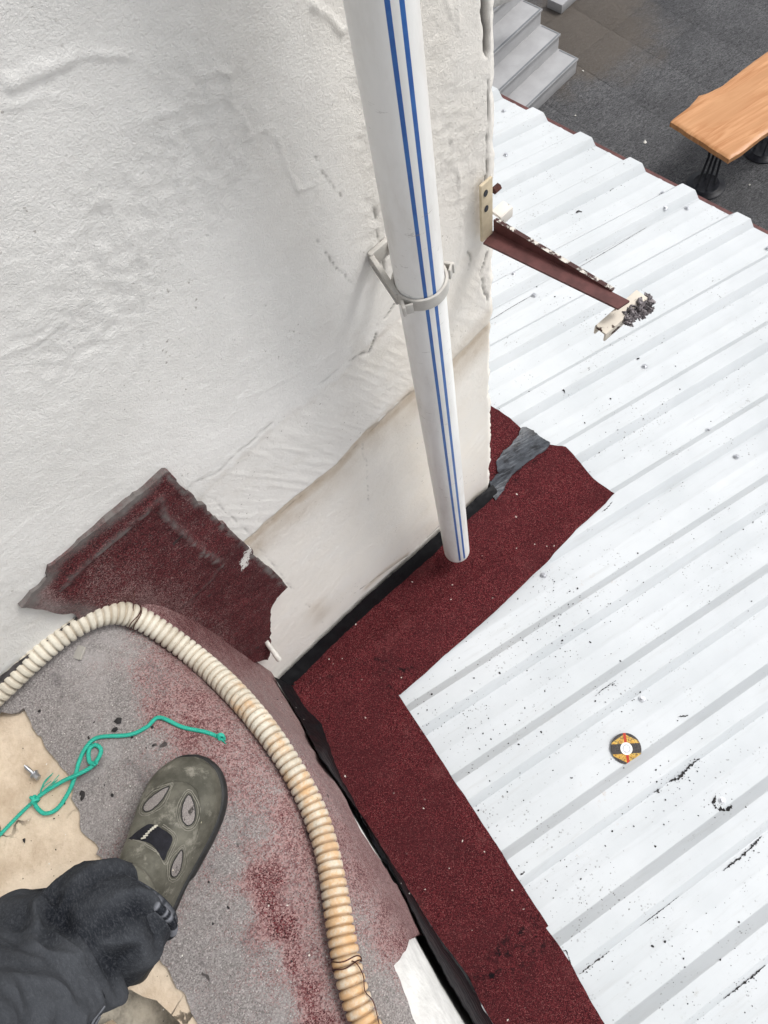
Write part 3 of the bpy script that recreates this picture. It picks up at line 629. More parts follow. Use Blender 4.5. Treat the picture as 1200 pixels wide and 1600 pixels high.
# red felt dressed up the wall
ppx = [(22, 936), (40, 914), (66, 891), (67, 874), (110, 840), (150, 804), (200, 762), (246, 724), (264, 740), (330, 800), (400, 868), (441, 908), (424, 926), (415, 942), (415, 975), (418, 1004), (412, 1024), (360, 1026), (280, 1010), (215, 985), (165, 975), (120, 968), (104, 946)]
pw = rough_edge(wp(ppx), .005, .0035, 5)
C1 = wp([(88, 905), (130, 862), (185, 812), (236, 768), (243, 790), (262, 812), (300, 845), (335, 872)]); C2 = wp([(335, 872), (320, 895), (270, 940)]); C3 = wp([(22, 936), (66, 891), (67, 874), (246, 724), (330, 800), (441, 908)]); C4 = wp([(380, 850), (365, 895)]); C5 = wp([(40, 930), (130, 945)])
PR = [(100, 900, 1.05), (200, 820, 1.0), (240, 760, 1.0), (300, 800, .98), (250, 880, .98), (350, 850, .98), (400, 900, 1.0), (380, 960, 1.0), (330, 930, 1.0), (280, 950, .8), (230, 950, .7), (160, 925, .85), (60, 930, .6), (400, 1000, 1.0), (340, 1000, .85), (260, 1000, .7), (330, 895, 1.0)]
def m_patch(V2):
    u, z = V2[:, 0], V2[:, 1]; off = .017+.004*np.exp(-(pdist(u, z, C1)/.006)**2)+.003*np.exp(-(pdist(u, z, C2)/.005)**2)+fbm(u*12, z*12, 3, 81)*.006
    q = WA[None]+WW[None]*u[:, None]-WN[None]*off[:, None]; N = np.zeros((len(V2), 3)); N[:, :2] = -WN; return np.column_stack([q, z]), N
def a_patch(V2, top):
    u, z = V2[:, 0], V2[:, 1]; px, py = project(top); ns = fbm(u*60, z*60, 3, 82)
    mort = np.clip(1.5*np.exp(-(pdist(u+ns*.012, z, C3)/(.0035+.0085*(px < 250)))**2)+1.1*np.exp(-(pdist(u+ns*.012, z+ns*.010, C1)/.0040)**2)*np.clip(.95+ns*1.2, .35, 1)+.4*np.exp(-(pdist(u, z, C2)/.003)**2)+.7*np.exp(-(pdist(u, z, C5)/.014)**2), 0, 1)*np.clip(1+ns, 0, 1)
    pt = .95*np.exp(-(pdist(u+ns*.01, z, C4)/.012)**2)*sstep(900, 880, py)
    return dict(red=shep(px, py, PR), mortar=mort, paint=pt)
tag(sheet('felt_upstand', pw, m_patch, M_FOLD, None, .007, .012, attrs=a_patch), 'dark red felt patch with grey mortared edges stuck up the white wall', 'roofing felt')

# ================================================================== new red felt flashing on the roof
def blurprof(y, s):
    w = np.linspace(-2.2*s, 2.2*s, 23); g_ = np.exp(-.5*(w/s)**2); g_ /= g_.sum(); return sum(a*rprof(np.asarray(y)+b_) for a, b_ in zip(g_, w))
def rp2(pts, o=.030): return [on_roof(x, y, o)[:2] for x, y in pts]
def m_flash(kind, lay, seed):
    def f_(V2):
        x, y = V2[:, 0], V2[:, 1]
        if kind == 'along': o = np.maximum(rprof(y)+.003, blurprof(y, .034)+.010)
        else: o = .0305+(blurprof(y, .03)-.012)*.25; o = np.maximum(o, rprof(y)+.003)
        z = -H+TS*x+o+lay+fbm(x*9, y*9, 3, seed)*.003; N = np.zeros((len(V2), 3)); N[:, 2] = 1
        return np.column_stack([x, y, z]), N
    return f_
def a_tar(lines, r=.022):
    def f_(V2, top):
        t = np.zeros(len(V2))
        for l in lines: t = np.maximum(t, np.exp(-(pdist(V2[:, 0], V2[:, 1], rp2(l))/r)**2))
        return dict(tar=t)
    return f_
cplan = CN
P3a = on_roof(815, 666, .03)[:2]; P3b = on_roof(762, 628, .03)[:2]; ex = P3b+(P3b-P3a)*.9
fl3 = rough_edge([CN+WW*.004+WN*.0, on_roof(800, 760, .03)[:2], on_roof(860, 692, .03)[:2], P3a, P3b, ex, CN+WW*.010+WN*.22], .01, .002, 3)
tag(sheet('felt_flashing', fl3, m_flash('along', .0, 33), M_FELT, None, .010, .003, attrs=a_tar([[(770, 760), (820, 690)]], .03)), 'short dark red felt piece behind the wall corner, under the grey tar', 'roofing felt', 'new red felt flashing strips')
fl1 = rough_edge(rp2([(446, 1064), (600, 920), (700, 830), (762, 772), (800, 735), (846, 690), (884, 699), (908, 722), (932, 747), (960, 771), (946, 787), (900, 828), (852, 880), (790, 938), (700, 1017), (624, 1084), (560, 1090)]), .010, .0016, 1)
tag(sheet('felt_flashing', fl1, m_flash('along', .0035, 31), M_FELT, None, .009, .003, attrs=a_tar([[(775, 775), (850, 700)], [(800, 745), (840, 715)], [(590, 1035), (640, 1045)], [(735, 805), (770, 770)]], .018)), 'long dark red felt strip under the drainpipe along the wall foot', 'roofing felt', 'new red felt flashing strips')
fl4 = rough_edge(rp2([(728, 1520), (846, 1440), (884, 1494), (945, 1600), (1030, 1745), (1100, 1860), (930, 1880), (850, 1730), (775, 1605), (748, 1560)]), .010, .0018, 4)
tag(sheet('felt_flashing', fl4, m_flash('across', .0, 34), M_FELT, None, .009, .003, attrs=a_tar([[(740, 1545), (800, 1500), (850, 1462)]], .03)), 'dark red felt strip on the ledge side, beside the white painted patch', 'roofing felt', 'new red felt flashing strips')
fl2 = rough_edge(rp2([(448, 1074), (520, 1052), (590, 1044), (623, 1086), (700, 1204), (780, 1326), (857, 1447), (738, 1534), (690, 1470), (640, 1393), (560, 1270), (516, 1182), (503, 1136), (478, 1106)], .034), .010, .0014, 2)
tag(sheet('felt_flashing', fl2, m_flash('across', .0042, 32), M_FELT, None, .009, .003, attrs=a_tar([[(470, 1065), (560, 1035)], [(600, 1055), (625, 1080)], [(780, 1500), (845, 1430)], [(745, 1530), (800, 1470)]], .02)), 'middle dark red felt strip running from the wall corner along the ledge', 'roofing felt', 'new red felt flashing strips')
# brushed grey tar over the joint at the corner
tp = rough_edge(rp2([(819, 664), (836, 672), (860, 690), (846, 707), (815, 728), (795, 752), (783, 772), (774, 782), (766, 774), (764, 752), (781, 738), (776, 716), (786, 700), (800, 690)], .034), .005, .006, 9)
tag(sheet('tar_patch', tp, m_flash('along', .0078, 36), M_TARG, None, .006, .004), 'brushed grey tar smear sealing the felt joint at the wall corner', 'tar patch')

# black bitumen fillets
def fillet(name, A, B, mat, bulge, seed, label):
    n = len(A); k = 7; t = np.linspace(0, 1, k); V = []
    A = np.array(A); B = np.array(B); C = (A+B)/2+np.array([0, 0, .004])
    for j in t: V.append((1-j)**2*A+2*j*(1-j)*C+j*j*B)
    V = np.stack(V, 1); V[:, 1:-1] += (fbm(np.arange(n)[:, None]*.5, t[None, 1:-1]*9, 3, seed)*.004)[..., None]*np.array([0, 0, 1.])
    W = V.copy(); W[:, :, 2] -= .010; m = n*k; f1 = gridf(n, k)
    o = mesh(name, np.vstack([V.reshape(-1, 3), W.reshape(-1, 3)]), np.vstack([f1, f1[:, ::-1]+m]), mat)
    bm = bmesh.new(); bm.from_mesh(o.data); bmesh.ops.recalc_face_normals(bm, faces=bm.faces); bm.to_mesh(o.data); bm.free(); return tag(o, label, 'sealant')
def resample(pts, n):
    P = np.array(pts); L = np.r_[0, np.cumsum(np.linalg.norm(np.diff(P, axis=0), axis=1))]; s = np.linspace(0, L[-1], n); return np.stack([np.interp(s, L, P[:, i]) for i in range(P.shape[1])], 1)
nb = 150
inn = resample([wall_pt(*on_wall(*p), .014) for p in [(428, 1057), (495, 993), (565, 928), (643, 860), (690, 818), (735, 776), (764, 752)]], nb); inn[:, 2] += fbm(np.arange(nb)*.35, np.zeros(nb), 4, 91)*.007
outp = resample([on_roof(*p, .036) for p in [(453, 1072), (529, 994), (600, 930), (676, 864), (735, 809), (779, 770)]], nb); outp[:, 1] += fbm(np.arange(nb)*.2, np.zeros(nb), 4, 92)*.004
outp[:, 2] = m_flash('along', .0035, 31)(outp[:, :2])[0][:, 2]+.0022
fillet('bitumen_seal', inn, outp, M_BIT, 0, 93, 'black bitumen seal along the foot of the white wall')
nb = 220
inn = np.array([hit_ledge(*p, off=.007)[0] for p in resample([(428, 1057), (455, 1100), (478, 1140), (500, 1184), (527, 1222), (566, 1278), (604, 1340), (629, 1392), (662, 1462), (702, 1535), (735, 1590), (800, 1695), (880, 1820)], nb)]); inn[:, 2] += fbm(np.arange(nb)*.4, np.zeros(nb), 4, 94)*.012
outp = resample([on_roof(*p, .040) for p in [(456, 1072), (478, 1106), (502, 1132), (514, 1170), (532, 1216), (561, 1268), (602, 1332), (660, 1428), (735, 1542), (772, 1604), (840, 1710), (930, 1850)]], nb); outp[:, 0] += fbm(np.arange(nb)*.25, np.zeros(nb), 4, 95)*.004
outp[:, 2] = m_flash('across', .0042, 32)(outp[:, :2])[0][:, 2]+.0022
fillet('bitumen_seal', inn, outp, M_BIT, 0, 96, 'black bitumen seal along the foot of the felt covered ledge')

# ================================================================== drainpipe and clamp
PD = math.radians(63.2); PC = .659*np.array([math.cos(PD), math.sin(PD)]); PRAD = .0327; PZ0 = -1.905
pipe = empty('drainpipe', (PC[0], PC[1], PZ0)); tag(pipe, 'white plastic drainpipe with two blue stripes running down the wall', 'pipe')
def mat_pipe():
    m = Mat('striped_pipe', 0.38, 0.45); X = m.xyz(); a = m.math('ARCTAN2', X[1], X[0])
    base = m.mix(m.ramp(m.noise(14, 6, 0.7, m.mapped((1, 1, .25))), 0.25, 0.6), (0.68, 0.66, 0.62), (0.83, 0.825, 0.80))
    f0 = math.radians(243.2-360); k = None
    for lo, hi in ((3.6, 12.2), (26.0, 35.4)):
        s = m.math('MULTIPLY', m.ramp(a, f0+math.radians(lo)-.006, f0+math.radians(lo)+.006), m.ramp(a, f0+math.radians(hi)-.006, f0+math.radians(hi)+.006, 1, 0)); k = s if k is None else m.math('MAXIMUM', k, s)
    endm = m.ramp(X[2], .014, .016); blue = m.mix(m.ramp(m.noise(40, 4), .3, .7), (0.012, 0.085, 0.33), (0.020, 0.125, 0.40))
    c = m.mix(m.math('MULTIPLY', k, m.ramp(endm, 0, 1, .35, 1)), base, m.mix(endm, (0.25, 0.22, 0.19), blue))
    sc = m.math('MULTIPLY', m.ramp(m.noise(34, 5, .7, m.mapped((1, 1, 4.5), (.5, .2, 0))), .63, .68), m.ramp(m.noise(5, 2), .46, .56)); c = m.mix(m.math('MULTIPLY', sc, .5), c, (0.20, 0.18, 0.15))
    c = m.mix(m.ramp(m.noise(300, 2), .78, .82, 0, .5), c, (0.16, 0.09, 0.05)); m.color(c); m.bump(m.noise(90, 3), .0002); m.bump(m.noise(6, 2, co=m.mapped((1, 1, .3))), .002, .5); return m.m
n = 64; th = np.linspace(0, 2*np.pi, n, endpoint=False); ring = lambda r, z: np.stack([r*np.cos(th), r*np.sin(th), 0*th+z], 1)
rr = [(PRAD-.0028, .6), (PRAD-.0028, .001), (PRAD-.0022, 0), (PRAD-.0010, 0), (PRAD-.0002, .0014), (PRAD, .004)]+[(PRAD, z) for z in np.linspace(.05, 4.4, 30)]
V = np.vstack([ring(r, z) for r, z in rr])
po = mesh('pipe_body', V, gridf(len(rr), n, True)[:, ::-1], mat_pipe(), None, True, shift=False, auto=60); po.location = (PC[0], PC[1], PZ0+ZC); po.parent = pipe; po.matrix_parent_inverse = pipe.matrix_world.inverted()
clamp = empty('pipe_clamp', (PC[0], PC[1], -.82)); tag(clamp, 'grey plastic clamp ring holding the striped pipe to the wall', 'pipe clamp')
cz = -.822; du = -WN; th2 = np.linspace(0, 2*np.pi, 48, endpoint=False)
sect = [(PRAD+.0012, -.010), (PRAD+.0046, -.010), (PRAD+.0052, -.007), (PRAD+.0046, 0), (PRAD+.0052, .007), (PRAD+.0046, .010), (PRAD+.0012, .010), (PRAD+.0012, 0)]
V = np.array([[PC[0]+r*math.cos(t), PC[1]+r*math.sin(t), cz+z] for t in th2 for r, z in sect]); k = len(sect)
fr = [(i*k+j, ((i+1) % 48)*k+j, ((i+1) % 48)*k+(j+1) % k, i*k+(j+1) % k) for i in range(48) for j in range(k)]
mesh('ring', V, fr, M_CLAMP, clamp, True, auto=40)
ucp = (PC-WA)@WW; dwp = wall_d(PC[0], PC[1]); ax = [(*WW, 0), (*(-WN), 0), (0, 0, 1)]
chw = float(np.clip(ucp-on_wall(596, 436, .015)[0], .018, .05)); b = MB(); b.box(wall_pt(ucp, cz, .015), (chw, .004, .013), ax); base = b.build('base_plate', M_CLAMP, clamp, bevel=.002)
for s in (-1, 1):
    A = wall_pt(ucp+s*(chw-.002), cz, .018); B = wall_pt(ucp+s*(PRAD+.004), cz, dwp-.004); B2 = wall_pt(ucp+s*(PRAD+.010), cz, dwp+.012)
    for h in (-1, 1):
        b = MB(); path = np.array([A, (A*.5+B*.5)+np.array([*(WW*s*.004), 0]), B]); d_ = (B-A)/np.linalg.norm(B-A); L = np.linalg.norm(B-A)
        b.box((A+B)/2+np.array([0, 0, h*.0095]), (L/2, .0035, .0015), [d_, np.array([-d_[1], d_[0], 0]), (0, 0, 1)]); b.build('arm', M_CLAMP, clamp, bevel=.0008)
    b = MB(); b.box((A+B)/2, (L/2, .0013, .0085), [d_, np.array([-d_[1], d_[0], 0]), (0, 0, 1)]); b.build('arm_web', M_CLAMP, clamp)
    b = MB(); b.box(B2, (.007, .0022, .009), [(*(-WN*.85+WW*s*.5), 0), (*(WW*.85+WN*s*.5), 0), (0, 0, 1)]); b.box(B2+np.array([*(-WN*.006-WW*s*.004), 0]), (.0016, .006, .009), [(*(-WN*.85+WW*s*.5), 0), (*(WW*.85+WN*s*.5), 0), (0, 0, 1)]); b.build('clip', M_CLAMP, clamp, bevel=.0008)

# ================================================================== old wall bracket with T end
br = empty('wall_bracket', (*wall_pt(.78, -1.0)[:2], -1.0)); tag(br, 'old maroon steel bracket arm sticking out from the wall corner', 'bracket')
M_BEIGE = simple('beige_plate_paint', (0.52, 0.44, 0.31), 0.6, 0.12, 40, 0.0006, 120)
def mat_peel(name, top, under, lo, hi, sc):
    m = Mat(name, .65, .3); k = m.ramp(m.noise(sc, 6, .7), lo, hi); m.color(m.mix(k, m.mix(m.noise(60, 4), tuple(x*.85 for x in top), top), m.mix(m.noise(40, 3), tuple(x*.6 for x in under), under))); m.bump(m.math('SUBTRACT', 1.0, k), .0012); return m.m
M_PEEL = mat_peel('peeling_white', (0.66, 0.62, 0.56), (0.075, 0.03, 0.028), .44, .50, 55); M_PEEL2 = mat_peel('chipped_beige', (0.66, 0.60, 0.51), (0.085, 0.042, 0.03), .55, .59, 45)
M_PEEL3 = mat_peel('chipped_white', (0.72, 0.68, 0.62), (0.12, 0.07, 0.05), .62, .66, 60)
za = on_wall(754, 379, .0225)[1]
a0, a1 = on_level(755, 379, za), on_level(771, 360, za); e0, e1 = on_level(966, 482, za), on_level(984, 470, za)
uu = sorted([on_wall(750, 291, .021)[0], on_wall(768, 277, .021)[0]]); ztop = on_wall(750, 291, .021)[1]; zbot = za+.002
uc = (uu[0]+uu[1])/2
b = MB(); b.box(wall_pt(uc, (ztop+zbot)/2, .021), ((uu[1]-uu[0])/2, .0025, (ztop-zbot)/2), ax); pl = b.build('wall_plate', M_BEIGE, br, bevel=.001)
for px, py in ((759, 302), (760, 326)):
    u_, z_ = on_wall(px, py, .024); b = MB(); c = wall_pt(u_, z_, .0238)
    t8 = np.linspace(0, 2*np.pi, 14, endpoint=False); P = [c+np.array([*(WW*.0042*math.cos(t)), .0062*math.sin(t)]) for t in t8]; P2 = [p+np.array([*(-WN*.0006), 0]) for p in P]
    b.add(P+P2, [tuple(range(14, 28))]+[(i, (i+1) % 14, 14+(i+1) % 14, 14+i) for i in range(14)]); b.build('bolt_hole', M_IRON, pl)
c = wall_pt(on_wall(771, 294, 0)[0]-.006, on_wall(771, 294, 0)[1], .004)
b = MB(); b.tube([c+np.array([*(WW*.002), 0]), c+np.array([*(WW*.014), 0])], .006, 6); b.build('bolt', M_WIRE, br)
dirn = (e0+e1)/2-(a0+a1)/2; L = np.linalg.norm(dirn); dirn /= L
b = MB(); q = np.array([a0, a1, e1, e0]); b.add(np.vstack([q, q-np.array([0, 0, .004])]), [(0, 1, 2, 3), (7, 6, 5, 4), (0, 4, 5, 1), (1, 5, 6, 2), (2, 6, 7, 3), (3, 7, 4, 0)]); b.build('arm', M_MAROON, br)
h0, h1 = .022, .002; off = np.array([*(WW*.0035), 0])
q = np.array([a1+np.array([0, 0, -.001]), a1+np.array([0, 0, h0]), e1+np.array([0, 0, h1])-dirn*.03, e1+np.array([0, 0, -.001])-dirn*.03]); w4 = np.vstack([q, q+off*1.6])
b = MB(); b.add(w4, [(0, 1, 2, 3), (7, 6, 5, 4), (0, 4, 5, 1), (2, 6, 7, 3), (3, 7, 4, 0)]); b.build('arm_web', M_MAROON, br)
b = MB(); b.add([q[1]+(0, 0, .0006), q[2]+(0, 0, .0006), q[2]+off*1.9+(0, 0, .0006), q[1]+off*1.9+(0, 0, .0006)], [(0, 1, 2, 3)[::-1]]); b.build('web_edge', M_PEEL, br)
c = on_level(784, 328, -.985); b = MB(); b.box(c, (.014, .010, .003), [(*(WW), 0), (*(WN), 0), (0, 0, 1)]); b.box(c+np.array([*(-WN*.009), -.008]), (.014, .0025, .010), ax); b.build('bolt_plate', M_PEEL3, br, bevel=.0008)
t0, t1 = on_level(938, 517, -.998), on_level(1003, 460, -.998); d_ = (t1-t0); L = np.linalg.norm(d_); d_ /= L; nn = np.array([-d_[1], d_[0], 0])
b = MB()
for oy, oz, hy, hz in ((0, .0, .011, .0022), (-.0095, -.009, .0018, .0075), (.0095, -.009, .0018, .0075)): b.box((t0+t1)/2+nn*oy+np.array([0, 0, oz]), (L/2, hy, hz), [d_, nn, (0, 0, 1)])
b.build('cross_bar', M_PEEL2, br, bevel=.0009)
# loose clump caught on the cross bar
bm = bmesh.new()
for k in range(16):
    t = random.random(); c = on_level(982+t*32+random.uniform(-8, 8), 502-t*32+random.uniform(-6, 6), -1.002+random.uniform(-.006, .008)); r = random.uniform(.0045, .0085)
    ret = bmesh.ops.create_icosphere(bm, subdivisions=4, radius=1.0)
    s3 = np.array([random.uniform(.6, 1.4) for _ in range(3)])
    for v in ret['verts']:
        p = np.array(v.co); h = 1+1.3*float(fbm(np.array(p[0]*2.3+k*3.1+p[2]), np.array(p[1]*2.3+p[2]*1.9+k), 4)) ; v.co = Vector(c+p*r*h*s3+np.array([0, 0, ZC]))
me = bpy.data.meshes.new('mud_clump'); bm.to_mesh(me); bm.free()
tag(link('mud_clump', me, M_NEST, None, False), 'crumbly grey mud clump stuck to the end bar of the maroon bracket', 'mud')

# ================================================================== hose
hpx = [(-220, 1290), (-120, 1190), (-50, 1124), (0, 1079), (55, 1026), (100, 990), (140, 966), (178, 957), (210, 963), (250, 985), (310, 1030), (368, 1084), (420, 1146), (460, 1207), (490, 1266), (511, 1330), (524, 1400), (535, 1470), (550, 1540), (574, 1606), (620, 1700), (680, 1800)]
HR = .0174
hp = [hit_ledge(*p, off=HR+.002)[0] for p in hpx]
path, s = catmull(hp, .00155)
for _ in range(40): path[1:-1] = path[1:-1]*.5+(path[:-2]+path[2:])*.25
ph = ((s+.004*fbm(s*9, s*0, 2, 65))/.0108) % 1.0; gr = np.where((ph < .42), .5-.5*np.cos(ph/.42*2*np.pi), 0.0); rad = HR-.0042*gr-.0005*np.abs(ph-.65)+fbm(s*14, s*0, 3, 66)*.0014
V, fa = sweep(path, rad, 28)
px, py = project(path); rust = np.interp(s, s[np.searchsorted(np.arange(len(s)), [0, len(s)-1])], [0, 0]); rust = np.clip(sstep(220, 400, px)*.5+.28*sstep(1150, 1500, py), 0, 1)
hose = empty('corrugated_hose', hp[8]-np.array([0, 0, HR])); tag(hose, 'cream corrugated hose with rusty stains snaking along the ledge', 'hose')
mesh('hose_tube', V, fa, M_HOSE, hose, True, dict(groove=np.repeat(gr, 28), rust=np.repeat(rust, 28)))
def tie(px, py, seed, tail):
    i = int(np.argmin((project(path)[0]-px)**2+(project(path)[1]-py)**2)); P, T, A, B = frames(path[max(0, i-20):i+20]); c, t_, a_, b_ = P[20], T[20], A[20], B[20]
    th = np.linspace(0, 4.3*np.pi, 90); rr_ = np.random.default_rng(seed)
    pts = [c+(a_*math.cos(x)+b_*math.sin(x))*(HR+.001)+t_*(.004*math.sin(x*.5+seed)+.0016*math.sin(3*x)) for x in th]
    end = pts[-1]
    b = MB(); b.tube(pts, .0008, 5); b.tube(catmull([end]+[np.array(q_) for q_ in tail(c, t_, a_, b_)], .004)[0], .0007, 5); b.build('wire_tie', M_WIRE, hose, smooth=True)
tie(212, 962, 1, lambda c, t, a, b: [c+np.array([.01, .006, HR+.004]), c+np.array([.018, .016, HR+.006]), c+np.array([.022, .026, HR+.010])])
tie(541, 1505, 2, lambda c, t, a, b: [c+np.array([.012, -.002, HR]), c+np.array([.014, -.02, HR-.002]), c+np.array([.008, -.035, HR+.001]), c+np.array([.010, -.05, HR-.003]), c+np.array([.004, -.075, HR+.001])])

# ================================================================== rope, screw, scraps on the ledge
def onl(x, y, h=.0): return hit_ledge(x, y, off=h)[0]
RP = [(345, 1153, 4), (322, 1144, 4), (285, 1136, 4), (249, 1121, 5), (229, 1136, 4), (202, 1148, 4), (154, 1152, 4), (135, 1167, 4), (124, 1189, 4), (118, 1211, 6), (107, 1238, 4), (90, 1263, 3), (71, 1271, 3), (58, 1262, 3), (55, 1250, 5), (75, 1234, 6), (101, 1219, 9), (117, 1212, 11), (143, 1198, 8), (156, 1180, 5), (157, 1169, 5), (148, 1164, 5), (139, 1172, 5), (140, 1190, 6), (150, 1194, 12)]
rope = empty('green_rope', onl(120, 1200)); tag(rope, 'loose length of green twisted rope looped on the ledge', 'rope')
def mat_rope():
    m = Mat('green_twine', .5, .4); m.color(m.mix(m.noise(120, 4), (0.008, 0.27, 0.19), (0.035, 0.45, 0.33))); m.bump(m.noise(500, 2, co=m.mapped((1, 1, 1))), .0004); return m.m
M_ROPE = mat_rope()
def strands(pts, r, name, pitch=.011, n=3):
    P, s = catmull(pts, .0011); P, T, A, B = frames(P); b = MB()
    for k in range(n):
        ph = s/pitch*2*np.pi+k*2*np.pi/n; b.tube(P+r*.52*(A*np.cos(ph)[:, None]+B*np.sin(ph)[:, None]), r*.56, 6)
    return b.build(name, M_ROPE, rope, smooth=True)
strands([onl(x, y, h*.001) for x, y, h in RP], .0029, 'rope_strand')
strands([onl(x, y, h*.001) for x, y, h in [(55, 1250, 6), (35, 1268, 4), (0, 1304, 3), (-60, 1365, 3), (-120, 1420, 3)]], .0026, 'rope_tail')
b = MB(); c = onl(54, 1250, .006)
for k in range(3):
    th = np.linspace(0, 2*np.pi, 20); a_ = k*1.1; b.tube([c+np.array([.005*math.cos(t)*math.cos(a_), .005*math.cos(t)*math.sin(a_)+.002*k-.002, .0045*math.sin(t)]) for t in th], .0022, 6)
b.build('knot', M_ROPE, rope, smooth=True)['kind'] = 'stuff'; b = MB(); c = onl(346, 1153, .005)
for k in range(2):
    th = np.linspace(0, 2*np.pi, 20); b.tube([c+np.array([.0035*math.cos(t), .002*k+.003*math.sin(t), .004*math.sin(t)]) for t in th], .0022, 6)
b.build('end_knot', M_ROPE, rope, smooth=True)['kind'] = 'stuff'
b = MB()
for k in range(7):
    e = onl(82+random.uniform(-7, 12), 1213+random.uniform(-6, 8), random.uniform(.003, .012)); s0 = onl(62, 1243, .006); mid = (s0+e)/2+np.array([random.uniform(-.004, .004), random.uniform(-.004, .004), .003])
    b.tube(catmull([s0, mid, e], .002)[0], .0006, 4)
b.build('frayed_end', M_ROPE, rope, smooth=True)['kind'] = 'stuff'; b = MB()
for k in range(6):
    e = onl(349+random.uniform(-4, 5), 1158+random.uniform(-2, 5), random.uniform(.002, .006)); b.tube([onl(345, 1153, .005), e], .0006, 4)
b.build('frayed_tip', M_ROPE, rope, smooth=True)['kind'] = 'stuff'
A = onl(38, 1196, .007); B = onl(61, 1216, .007); d_ = (B-A)/np.linalg.norm(B-A); L = np.linalg.norm(B-A)
scw = empty('loose_screw', (A+B)/2); tag(scw, 'loose zinc roofing screw lying on the bare concrete by the rope', 'screw')
tt = np.linspace(0, .72, 90); b = MB(); b.tube([A+d_*L*t for t in tt], .0021+.0006*np.sin(tt*220)-.0014*sstep(.14, 0, tt), 10); b.build('shank', M_STEEL, scw, smooth=True)
b = MB(); b.tube([A+d_*L*.66, A+d_*L*.69], .0066, 16); b.build('washer', M_STEEL, scw, auto=40)
b = MB(); b.tube([A+d_*L*.69, A+d_*L*.74], .0055, 16); b.tube([A+d_*L*.74, A+d_*L*.98], .0042, 6); b.build('hex_head', M_STEEL, scw)
c0 = on_wall(411, 1000); A = wall_pt(*on_wall(409, 995), .012); B = wall_pt(*on_wall(418, 1011), .040)
b = MB(); b.tube([A, A*.3+B*.7, A*.28+B*.72, B], [.0055, .0055, .0066, .0066], 12); tag(b.build('wall_plug', M_PLASTIC, auto=40), 'short white plastic plug stuck in the red felt on the wall', 'wall plug')
def mat_clear():
    m = Mat('clear_plastic', .2, .5); m.b.inputs['Transmission Weight'].default_value = .6; m.color((.75, .72, .66)); return m.m
c = onl(122, 1019, .004); b = MB(); a_ = math.radians(40); ca = [(math.cos(a_), math.sin(a_), .1), (-math.sin(a_), math.cos(a_), 0), (0, 0, 1)]; b.box(c, (.010, .008, .0008), ca); b.box(c+np.array([.006, -.007, .002]), (.009, .0008, .0025), ca)
tag(b.build('plastic_scrap', mat_clear(), bevel=.0006), 'small clear plastic scrap on grey felt beside the hose', 'scrap')
M_DARKCH = simple('dark_crumb', (0.022, 0.020, 0.020), .8, .3, 200, .0006, 400)
# crumbs of tar and grit on the ledge
def crumbs(name, pts, sizes, mat, zf, label, cat, flat=.45):
    V = []; Fc = []
    for (x, y), r in zip(pts, sizes):
        k = random.randint(5, 7); a0_ = random.random()*6; el = random.uniform(.45, 1); b0 = len(V); z = zf(x, y); ro = random.random()*3
        for lv, rs in ((0, 1), (.6, .75)):
            for i in range(k):
                a = a0_+i*2*math.pi/k; rr_ = r*rs*random.uniform(.65, 1.25); ex, ey = rr_*math.cos(a), rr_*el*math.sin(a)
                V.append((x+ex*math.cos(ro)-ey*math.sin(ro), y+ex*math.sin(ro)+ey*math.cos(ro), z+lv*r*flat))
        V.append((x, y, z+r*flat))
        for i in range(k):
            j = (i+1) % k; Fc += [(b0+i, b0+j, b0+k+j, b0+k+i), (b0+k+i, b0+k+j, b0+2*k)]
    return tag(mesh(name, V, Fc, mat, None, False), label, cat, kind='stuff')
pts = []; sz = []
for _ in range(150):
    P = onl(random.uniform(30, 600), random.uniform(960, 1600)); 
    if P[0] < -.22: pts.append((P[0], P[1])); sz.append(min(.006, random.lognormvariate(-6.9, .5)))
for x, y, r in ((62, 1111, .003), (185, 1127, .0055), (238, 1137, .003), (130, 1244, .006), (128, 1240, .004), (180, 1140, .006), (326, 1378, .003), (357, 1418, .003), (176, 1243, .003)):
    P = onl(x, y); pts.append((P[0], P[1])); sz.append(r)
lz_ = lambda x, y: float(np.interp(x-float(lshift(y, -1.05)), LP[:640, 0], LP[:640, 1]))+.0008+float(cove(wall_d(x, y)))
crumbs('grit', pts, sz, M_DARKCH, lz_, 'dark grit and tar crumbs scattered on the grey felt', 'grit', .35)
pts = []; sz = []
for _ in range(220):
    P = onl(random.uniform(30, 640), random.uniform(1000, 1600)); 
    if P[0] < -.21: pts.append((P[0], P[1])); sz.append(min(.003, random.lognormvariate(-7.3, .4)))
crumbs('white_grit', pts, sz, M_PLASTIC, lz_, 'tiny white plaster chips scattered on the worn felt', 'grit', .4)

